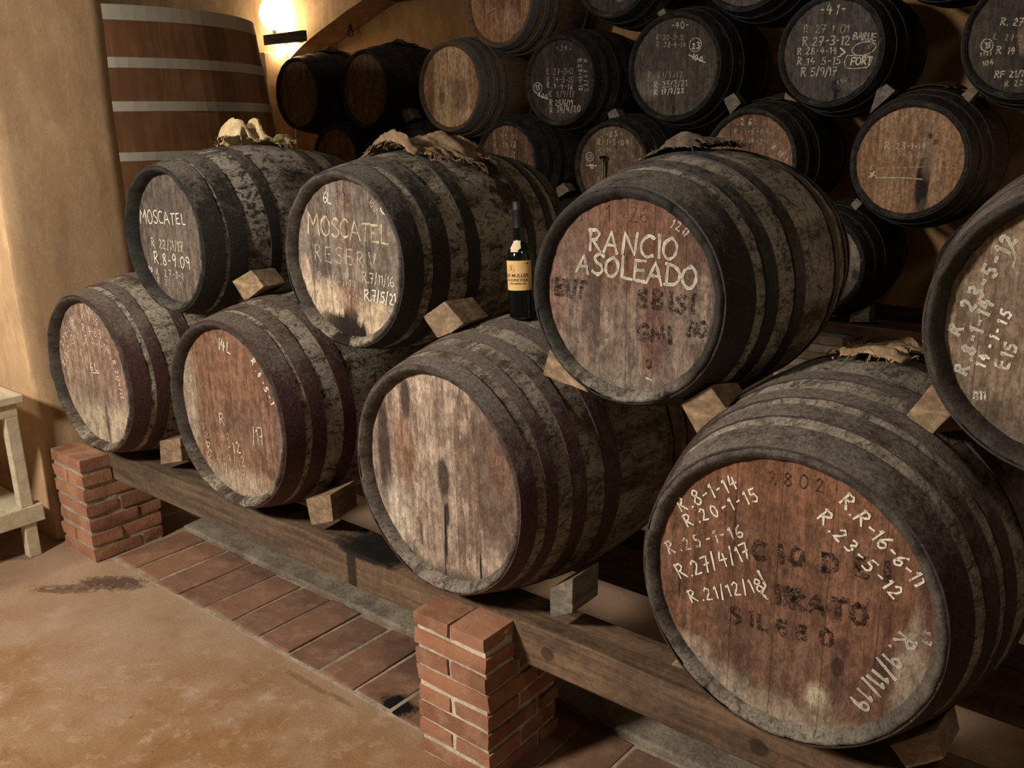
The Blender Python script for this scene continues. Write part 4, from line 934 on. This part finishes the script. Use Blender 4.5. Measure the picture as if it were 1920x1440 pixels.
rw = [('small wedge under the dark brown barrel in the third row behind', [(752, 207), (767, 203), (777, 222), (760, 230)]), ('small wedge right of the barrel chalked 39', [(1139, 212), (1153, 203), (1162, 218), (1143, 229)]),
      ('grey wedge right of the barrel chalked 40', [(1356, 186), (1376, 174), (1389, 193), (1369, 215)]), ('tall pale grey wedge right of the barrel chalked 41', [(1644, 168), (1662, 157), (1679, 170), (1630, 214)]),
      ('light wedge left of the black barrel with the tan patch', [(1802, 178), (1823, 158), (1834, 172), (1816, 192)]), ('wedge at the left foot of the barrel chalked 41', [(1472, 172), (1480, 180), (1496, 192), (1470, 186)]),
      ('small pale wedge right of the worn brown barrel, above the bottle', [(1042, 352), (1056, 343), (1067, 358), (1046, 371)]), ('small wedge left under the tan headed barrel', [(1594, 384), (1606, 371), (1617, 381), (1604, 395)]),
      ('dim wedge above the barrel chalked 40', [(1231, 24), (1245, 15), (1249, 26), (1238, 33)])]
for lb, q in rw: wedge(lb, q, 3.79, .1, WM[2] if 'grey' in lb else WM[3], gwr, .1)

# ================================================================== CLOTHS OVER THE BUNGS
def cloth_mat(name, c1, c2):
    g = G(name, .95, .05); V = g.obj()
    wv = g.noise(g.mul(V, (420, 90, 420)), 1, 2, .5); wu = g.noise(g.mul(V, (90, 420, 90)), 1, 2, .5); b = g.noise(V, 16, 4, .65)
    c = g.mix(g.sm(g.ma('ADD', g.ma('MULTIPLY', g.ma('ADD', wv, wu), .35), g.ma('MULTIPLY', b, .5)), .45, .78), c1, c2)
    g.bump(g.ma('ADD', wv, wu), .5, .003); return g.col(c)
def cloth(key, label, t0, t1, a0, a1, seed, mat, bumps, amp, fringe=70, nu=46, nv=34, name='burlap_cloth'):
    x, y, z, r, a, kk, Ln = BR[key]; Rb = r*kk; rn = random.Random(seed)
    tm, am = (t0+t1)/2, math.radians((a0+a1)/2)
    rt = rad(key, tm)
    org = Vector((rt*math.cos(am), tm*Ln, rt*math.sin(am)))
    M = Matrix.Translation((x, y, z)) @ Matrix.Rotation(a, 4, 'Z')
    root = thing(name, label, 'cloth', M @ org, a)
    bm = bmesh.new(); grid = []
    def pos(u, v, lift=0):
        e = .05*mnoise.noise(Vector((v*5, seed, 3))); e2 = .07*mnoise.noise(Vector((u*5, seed, 9)))
        du = (u-.5)*(1 + (.22*mnoise.noise(Vector((v*4, seed*2., 1.)))))+.5 + e; dv = (v-.5)*(1 + .35*mnoise.noise(Vector((u*4, seed*3., 5.))))+.5 + e2
        t = t0 + (t1-t0)*du; an = math.radians(a0 + (a1-a0)*dv)
        h = .007 + amp*.16*abs(mnoise.noise(Vector((u*19, v*15, seed+8)))) + amp*.35*abs(mnoise.noise(Vector((u*4.2, v*3.1, seed)))) + amp*.22*abs(mnoise.noise(Vector((u*9, v*8, seed+4))))
        for (bu, bv, ba, ru, rv) in bumps: h += ba*math.exp(-((u-bu)/ru)**2 - ((v-bv)/rv)**2)
        rr = rad(key, max(0, min(1, t))) + h + lift
        return Vector((rr*math.cos(an), t*Ln, rr*math.sin(an))) - org
    for i in range(nu+1): grid.append([bm.verts.new(pos(i/nu, j/nv)) for j in range(nv+1)])
    keep = lambda u, v: not (abs(u-.5) > .36 and abs(v-.5) > .36 and mnoise.noise(Vector((u*7, v*7, seed))) > -.2)
    for i in range(nu):
        for j in range(nv):
            if keep((i+.5)/nu, (j+.5)/nv): bm.faces.new((grid[i][j], grid[i][j+1], grid[i+1][j+1], grid[i+1][j]))
    bmesh.ops.delete(bm, geom=[v for v in bm.verts if not v.link_faces], context='VERTS')
    clear_barrels(bm, M @ org, .012, (key,))
    bmesh.ops.recalc_face_normals(bm, faces=bm.faces)
    o = mesh_obj('cloth', bm, mat, root, smooth=True)
    md = o.modifiers.new('thick', 'SOLIDIFY'); md.thickness = .0035; md.offset = 1
    # frayed threads
    bm = bmesh.new()
    for k in range(fringe):
        side = rn.choice((0, 1, 2, 2, 3)); q = rn.uniform(.08, .92)
        u, v = ((0, q), (1, q), (q, 0), (q, 1))[side]; L = rn.uniform(.03, .10)
        du, dv = ((-L, rn.uniform(-.05, .05)), (L, rn.uniform(-.05, .05)), (rn.uniform(-.05, .05), -L*1.6), (rn.uniform(-.05, .05), L*1.6))[side]
        pts = [pos(u, v, .001), pos(u+du*.5, v+dv*.5, rn.uniform(-.004, .012)), pos(u+du, v+dv, rn.uniform(-.006, .02))]
        tube(bm, pts, rn.uniform(.0006, .0012), 5)
    if fringe: mesh_obj('fringe', bm, mat, root)
    return root
CL_CREAM = cloth_mat('cloth_cream', lin((184, 150, 94)), lin((230, 202, 142)))
CL_BRN = cloth_mat('burlap_brown', lin((112, 84, 56)), lin((164, 130, 92)))
CL_DK = cloth_mat('burlap_dark', lin((74, 60, 48)), lin((124, 104, 82)))
CL_TAN = cloth_mat('burlap_tan', lin((158, 122, 76)), lin((204, 168, 116)))
CL_SH = cloth_mat('burlap_shadow', lin((64, 50, 38)), lin((100, 80, 60)))
cloth('U1', 'crumpled cream cloth on top of the leftmost MOSCATEL barrel', .41, .74, 78, 112, 3, CL_CREAM, [(.16, .45, .075, .10, .35), (.42, .4, .06, .09, .4), (.05, .5, .03, .1, .5), (.9, .4, .03, .1, .4), (.40, .35, .035, .03, .12)], .05, 60)
cloth('U2', 'frayed brown burlap draped over the MOSCATEL RESERV barrel', .28, .66, 62, 116, 5, CL_BRN, [(.08, .55, .05, .10, .3), (.45, .45, .028, .16, .18), (.62, .35, .03, .10, .14), (.75, .6, .035, .10, .25), (.95, .45, .03, .08, .3)], .05, 130)
cloth('U3', 'dark folded burlap on top of the RANCIO ASOLEADO barrel', .36, .66, 82, 120, 7, CL_DK, [(.2, .3, .03, .14, .3), (.5, .2, .015, .15, .3), (.75, .3, .012, .2, .3)], .03, 50)
cloth('F4', 'tan burlap scrap on top of the big dated barrel', .47, .80, 80, 101, 9, CL_TAN, [(.1, .4, .02, .15, .4), (.5, .2, .012, .2, .3), (.85, .3, .02, .15, .4)], .03, 30)
cloth('B1', 'dark rag on top of the leftmost barrel in the third row behind', .35, .7, 70, 110, 11, CL_SH, [(.3, .4, .04, .1, .3)], .04, 10, 20, 14)
cloth('B2', 'dark rag on top of the second barrel in the third row behind', .35, .7, 70, 110, 12, CL_SH, [(.3, .4, .03, .1, .3)], .04, 10, 20, 14)
cloth('D5', 'scrap of rag on top of the barrel chalked 26', .3, .6, 70, 108, 13, CL_SH, [(.6, .4, .02, .2, .3)], .03, 6, 16, 12)
cloth('D6', 'dark rag on top of the tan headed barrel', .35, .75, 70, 110, 14, CL_SH, [(.6, .4, .02, .2, .3)], .03, 6, 20, 14)

# ================================================================== BOTTLE
x, y, z, r, a, kk, Ln = BR['F3']
bz = z + rad('F3', .42) - .001
bp = at_z(981, 596, bz)
bz = z + math.sqrt(max(0, rad('F3', min(.9, (bp.y-y)/Ln))**2 - (bp.x - (x + math.sin(.0532)*(bp.y-y)))**2)) + .001
bp = at_z(981, 596, bz)
GL = G('dark_bottle_glass', .08, .6); GL.col(lin((14, 13, 12))); M_glass = GL.m; GL.p.inputs['Coat Weight'].default_value = .5
bot = thing('wine_bottle', 'dark glass wine bottle with a yellow label, standing on the blank barrel', 'bottle', bp)
bot.rotation_euler = (math.radians(-1.5), math.radians(-3.4), 0)
R0 = .0385
bm = bmesh.new(); lathe(bm, [(.0005, .004), (.028, .0), (.034, .001), (R0, .006), (R0+.0004, .05), (R0, .165), (R0-.001, .180), (R0-.006, .196), (.024, .208), (.0185, .216), (.0172, .225), (.0165, .26), (.0165, .322), (.0005, .324)], 48)
mesh_obj('bottle_glass', bm, M_glass, bot, smooth=True)
bm = bmesh.new(); lathe(bm, [(.0174, .255), (.0172, .300), (.0182, .302), (.0182, .308), (.0172, .310), (.0172, .327), (.0150, .3285), (.0005, .3285)], 32)
mesh_obj('capsule', bm, flat('black_capsule', lin((26, 24, 23)), .5), bot, smooth=True)
face = math.atan2(CAM.y - bp.y, CAM.x - bp.x)   # direction the bottle shows us
lab_c = face - .38
def wrap(px_, pz_, rr, c0): an = c0 + px_/R0; return Vector((rr*math.cos(an), rr*math.sin(an), pz_))
def label_part(name, w_, z0, z1, rr, c0, mat, n=24, shape=None, parent=None):
    bm = bmesh.new(); A = []; B = []
    for i in range(n+1):
        u = -w_/2 + w_*i/n
        A.append(bm.verts.new(wrap(u, z0, rr if not callable(rr) else rr(z0), c0))); B.append(bm.verts.new(wrap(u, z1, rr if not callable(rr) else rr(z1), c0)))
    for i in range(n): bm.faces.new((A[i], A[i+1], B[i+1], B[i]))
    return mesh_obj(name, bm, mat, parent or bot, smooth=True)
g = G('label_paper', .7, .2); c = g.mix(g.noise(g.obj(), 40, 4, .6), lin((222, 166, 62)), lin((238, 190, 92))); M_lab = g.col(c)
lab = label_part('label', .092, .083, .166, R0+.0008, lab_c, M_lab)
M_ink = flat('label_ink', lin((92, 60, 36)), .8); M_ink2 = flat('label_ink_red', lin((140, 46, 30)), .8); M_edge = flat('label_border', lin((150, 104, 48)), .8)
def wrap_text(t, size, zc, uc, mat, name='label_lettering'):
    cu = bpy.data.curves.new(name, 'FONT'); cu.body = t; cu.size = size; cu.align_x = 'CENTER'; cu.align_y = 'CENTER'; cu.resolution_u = 3; cu.offset = .00022
    to = bpy.data.objects.new(name, cu); COL.objects.link(to)
    bpy.context.view_layer.update()
    me = bpy.data.meshes.new_from_object(to.evaluated_get(bpy.context.evaluated_depsgraph_get()))
    bpy.data.objects.remove(to); bm = bmesh.new(); bm.from_mesh(me); bpy.data.meshes.remove(me)
    for v in bm.verts: v.co = wrap(uc + v.co.x, zc + v.co.y, R0+.0013, lab_c)
    return mesh_obj(name, bm, mat, lab)
wrap_text('DE MULLER', .0138, .1245, .000, M_ink); wrap_text('LA JUNCOSA', .0112, .1120, .000, M_ink); wrap_text('GRAN RESERVA 1950', .0052, .1020, .002, M_ink); wrap_text('S', .016, .144, -.014, M_ink, 'label_emblem'); wrap_text('A~O', .0055, .1575, .020, M_ink) if False else None
bm = bmesh.new()
tube(bm, [wrap(-.014 + .0095*math.cos(2*PI*k/20), .144 + .0105*math.sin(2*PI*k/20), R0+.0012, lab_c) for k in range(21)], .0004, 5, False); mesh_obj('label_emblem', bm, M_ink, lab)
bm = bmesh.new(); cc = [wrap(.034 + .0028*math.cos(2*PI*k/14), .1575 + .0028*math.sin(2*PI*k/14), R0+.0013, lab_c) for k in range(14)]; bm.faces.new([bm.verts.new(p) for p in cc]); mesh_obj('label_seal', bm, M_ink2, lab)
bm = bmesh.new(); tube(bm, [wrap(.022, .1575, R0+.0012, lab_c), wrap(.026, .1575, R0+.0012, lab_c), wrap(.030, .1575, R0+.0012, lab_c)], .0005, 5); mesh_obj('label_line', bm, M_edge, lab)
# neck tag following the shoulder
shp = [(.0185, .216), (.024, .208), (R0-.006, .196), (R0-.001, .180)]
def shr(zz):
    for (r1, z1), (r2, z2) in zip(shp, shp[1:]):
        if z2 <= zz <= z1: return r2 + (r1-r2)*(zz-z2)/(z1-z2) + .0012
    return .0187
bm = bmesh.new(); rows = []
for k in range(7):
    zz = .190 + .030*k/6
    rows.append([bm.verts.new((shr(zz)*math.cos(face - .52 + s_), shr(zz)*math.sin(face - .52 + s_), zz)) for s_ in [(-.55 + 1.15*i/10)*(1 if k > 1 else .6) for i in range(11)]])
for A, B in zip(rows, rows[1:]):
    for i in range(10): bm.faces.new((A[i], A[i+1], B[i+1], B[i]))
mesh_obj('neck_label', bm, flat('neck_paper', lin((226, 200, 156)), .7), bot, smooth=True)

# ================================================================== LARGE VAT
g = G('vat_wood', .55, .35); V = g.obj(); q = g.n('Math'); X = g.xyz(V)
ang = g.ma('ARCTAN2', X[1], X[0]); sid = g.ma('MULTIPLY', ang, 40/(2*PI)); tone = g.white(g.ma('FLOOR', sid)); fr = g.ma('ABSOLUTE', g.ma('SUBTRACT', g.ma('FRACT', sid), .5))
gr_ = g.noise(g.mul(V, (22, 22, 1.2)), 1, 5, .65); bl = g.noise(V, 2.6, 5, .6, .5)
c = g.mix(g.sm(g.ma('ADD', g.ma('MULTIPLY', gr_, .5), g.ma('ADD', g.ma('MULTIPLY', tone, .22), g.ma('MULTIPLY', bl, .5))), .38, .85), lin((132, 84, 40)), lin((190, 130, 72)))
c = g.mix(g.ma('MULTIPLY', g.sm(bl, .56, .72), .35), c, lin((176, 130, 92)))
c = g.mix(g.ma('MULTIPLY', g.sm(fr, .485, .5), .35), c, lin((50, 28, 14))); g.bump(gr_, .3, .004); M_vat = g.col(c)
g = G('galvanised_hoop', .30, .5, .35); b = g.noise(g.obj(), 5, 4, .6); c = g.mix(b, lin((206, 200, 182)), lin((236, 230, 212))); g.set(g.p.inputs['Roughness'], g.sm(b, .3, .7, .26, .44)); M_galv = g.col(c)
vat = thing('wooden_vat', 'large upright wooden vat with steel hoops behind the plastered pier', 'vat', (-4.89, 1.57, 0))
vr = lambda zz: 1.0 + (2.49-zz)*.125
bm = bmesh.new(); lathe(bm, [(vr(0)-.05, 0), (vr(0), 0), (vr(1.2), 1.2), (vr(2.47), 2.47), (vr(2.49)-.004, 2.49), (vr(2.49)-.045, 2.49), (vr(2.3)-.05, 2.30), (.001, 2.30)], 92)
mesh_obj('staves', bm, M_vat, vat, smooth=False)
for z0, z1 in ((2.405, 2.488), (2.147, 2.205), (1.909, 1.964), (1.633, 1.682), (1.25, 1.30), (.85, .90), (.4, .45)):
    bm = bmesh.new(); lathe(bm, [(vr(z0)-.002, z0), (vr(z0)+.003, z0), (vr(z1)+.003, z1), (vr(z1)-.002, z1)], 92); mesh_obj('hoop', bm, M_galv, vat)

# ================================================================== WALL LAMP
M_shelf = wood_mat('lamp_shelf_wood', lin((56, 44, 32)), lin((88, 70, 48)), (3, 30, 30), 9.)
g = G('bulb_glow'); g.set(g.p.inputs['Emission Color'], (1, .78, .45)); g.p.inputs['Emission Strength'].default_value = 60; M_bulb = g.col((1, .9, .7))
pA, pB = at_y(478, 70, 4.12), at_y(570, 56, 4.12); zc = (at_y(570, 66, 4.12).z)
lp = at_y(511, 36, 4.24)
wl = thing('wall_lamp', 'glowing bulb behind a dark wooden board on the lit rear wall', 'lamp', (pB.x - .35, 4.35, zc))
def rel(p): return Vector(p) - Vector(wl.location)
bm = bmesh.new(); box(bm, rel((pB.x-.62, 4.11, at_y(570, 77, 4.12).z)), rel((pB.x, 4.15, at_y(570, 56, 4.12).z))); bevel(bm, .006); rough(bm, .004, 6, 2); mesh_obj('shelf_board', bm, M_shelf, wl)
bm = bmesh.new()
for xx in (pB.x-.58, pB.x-.34): box(bm, rel((xx-.015, 4.15, zc-.03)), rel((xx+.015, 4.35, zc+.0)))
mesh_obj('bracket', bm, M_iron, wl)
bm = bmesh.new(); lathe(bm, [(.0005, -.10), (.07, -.09), (.115, -.03), (.135, .04), (.115, .12), (.07, .19), (.0005, .215)], 24)
bmesh.ops.translate(bm, verts=bm.verts, vec=rel((lp.x, 4.25, lp.z))); mesh_obj('bulb', bm, M_bulb, wl, smooth=True)
bm = bmesh.new(); tube(bm, [rel((lp.x, 4.25, lp.z-.09)), rel((lp.x, 4.25, zc)), rel((lp.x, 4.35, zc))], .02, 10); mesh_obj('lamp_holder', bm, M_iron, wl)
lamp('wall_lamp_light', (lp.x+.02, 4.17, lp.z+.05), 70, 0, (1, .74, .44))
lamp('wall_lamp_down_light', (lp.x+.05, 4.24, zc-.09), 34, 0, (1, .74, .44))

# rail with a chain, high on the back wall
rl = at_y(645, 9, 4.67); rr_ = at_y(900, 2, 4.67)
M_rail = wood_mat('rail_wood', lin((60, 48, 36)), lin((120, 104, 84)), (3, 30, 30), 11.)
bm = bmesh.new(); box(bm, (rl.x, 4.60, rl.z-.032), (rr_.x, 4.75, rl.z+.04)); bevel(bm, .012, 3); rough(bm, .004, 5, 3)
tag(mesh_obj('wall_rail', bm, M_rail), 'dark wooden rail fixed high on the ochre back wall', 'rail')
ct = at_y(657, 15, 4.585); cb = at_y(657, 62, 4.585)
ch = thing('hanging_chain', 'thin iron chain with a ring hanging from the wall rail', 'chain', cb)
nl = 7; zt = ct.z - cb.z; bm = bmesh.new()
for k in range(nl):
    z0 = .03 + (zt-.02)*k/nl; z1 = .03 + (zt-.02)*(k+1)/nl + .008; w2 = .015; pts = []
    for i in range(13):
        an = 2*PI*i/12; u = w2*math.cos(an); zz = (z0+z1)/2 + (z1-z0)/2*math.sin(an)
        pts.append((u if k % 2 else 0, 0 if k % 2 else u, zz))
    tube(bm, pts, .0065, 6, False)
mesh_obj('links', bm, M_iron, ch, smooth=True)
bm = bmesh.new(); tube(bm, [(.034*math.cos(2*PI*i/20), 0,   .034*math.sin(2*PI*i/20)) for i in range(21)], .008, 8, False); mesh_obj('ring', bm, M_iron, ch, smooth=True)

# ================================================================== REAR SUPPORT
M_rbeam = wood_mat('rear_beam_wood', lin((66, 46, 28)), lin((110, 78, 48)), (2, 30, 30), 12., .5)
beam('wooden_beam', 'brown wooden beam on the rear brick pier under the low back barrels', -5.9, 2.4, 3.80, 3.96, .53, .598, M_rbeam, 4)
beam('wooden_plank', 'dark plank lying behind the rear beam against the back wall', -5.9, 2.4, 4.36, 4.54, .53, .598, M_beam2, 5, 'plank')
M_wb = brick_mat('brick_white', lin((196, 182, 156)), lin((150, 112, 84)), lin((204, 190, 164)), .2, 5.)
def rear_pier(label, cx, w_):
    root = thing('brick_pier', label, 'pillar', (cx, 4.1, 0)); rn = random.Random(int(cx*10)+90)
    bm = bmesh.new(); tl = bm.faces.layers.float.new('tone'); k = 0; zz = 0
    while zz < .50:
        for (xa, xb) in ([(-w_/2, w_/2)] if k % 2 else [(-w_/2, -.006), (.006, w_/2)]):
            sub = bmesh.new(); box(sub, (xa, -.42, zz+.004), (xb, .44, zz+.049), .004, rn); bevel(sub, .006)
            me = bpy.data.meshes.new('t'); sub.to_mesh(me); sub.free(); n0 = len(bm.faces); bm.from_mesh(me); bpy.data.meshes.remove(me); bm.faces.ensure_lookup_table(); t = 0. if k % 2 == 0 else rn.random()
            for f in bm.faces[n0:]: f[tl] = t
        zz += .053; k += 1
    mesh_obj('bricks', bm, M_wb, root)
    bm = bmesh.new(); box(bm, (-w_/2+.012, -.41, 0), (w_/2-.012, .43, .528)); mesh_obj('mortar', bm, M_mortl, root)
rear_pier('low whitewashed brick pier under the rear beam, seen past the RANCIO ASOLEADO barrel', -.80, .42)
wedge('dark wedge under the low black green barrel at the back', [(1594, 590), (1631, 574), (1629, 604), (1592, 604)], 3.82, .1, WM[2], gwr)

# ================================================================== BENCH
M_bench = wood_mat('bench_paint', lin((196, 178, 138)), lin((224, 208, 170)), (4, 30, 30), 13., .2, (), .88)
bn = thing('workbench', 'cream painted wooden bench with a low shelf, cut by the left edge', 'bench', (-3.3, -.5, 0))
bo = Vector(bn.location)
def bpart(name, lo, hi, bw=.004):
    bm = bmesh.new(); box(bm, Vector(lo)-bo, Vector(hi)-bo); bevel(bm, bw); rough(bm, .0015, 14, len(name)); return mesh_obj(name, bm, M_bench, bn)
bpart('bench_top', (-3.9, -.95, .70), (-2.70, -.10, .732))
bpart('apron', (-2.75, -.93, .642), (-2.715, -.125, .70)); bpart('apron', (-3.88, -.15, .642), (-2.75, -.125, .70)); bpart('apron', (-3.88, -.93, .642), (-2.75, -.905, .70))
for (lx, ly) in ((-2.765, -.18), (-2.765, -.92), (-3.88, -.18), (-3.88, -.92)):
    bpart('leg', (lx, ly, .235), (lx+.05, ly+.052, .642)); bpart('leg', (lx, ly, .0), (lx+.05, ly+.052, .158))
bpart('rail', (-2.765, -.97, .158), (-2.705, -.092, .235)); bpart('rail', (-3.90, -.97, .158), (-3.85, -.092, .235))
bpart('shelf', (-3.85, -.94, .19), (-2.765, -.11, .222))

# loose brick ends behind the left pillar
for i, (px, py, s, lb) in enumerate(((346, 975, .05, 'dark broken brick on the kerb beside the left brick pillar'), (384, 980, .022, 'small brick chip on the kerb under the front beam'))):
    q = at_z(px, py, .07); bm = bmesh.new(); rn = random.Random(i+2); box(bm, (-s*1.2, -s*.8, 0), (s*1.2, s*.8, s*1.1), s*.15, rn)
    bmesh.ops.subdivide_edges(bm, edges=list(bm.edges), cuts=2, use_grid_fill=True); rough(bm, s*.2, 20, i)
    zmin = min(v.co.z for v in bm.verts); bmesh.ops.translate(bm, verts=bm.verts, vec=(0, 0, -zmin))
    tag(mesh_obj('loose_brick', bm, M_dbrick, None, (q.x, .52, .036)), lb, 'brick')
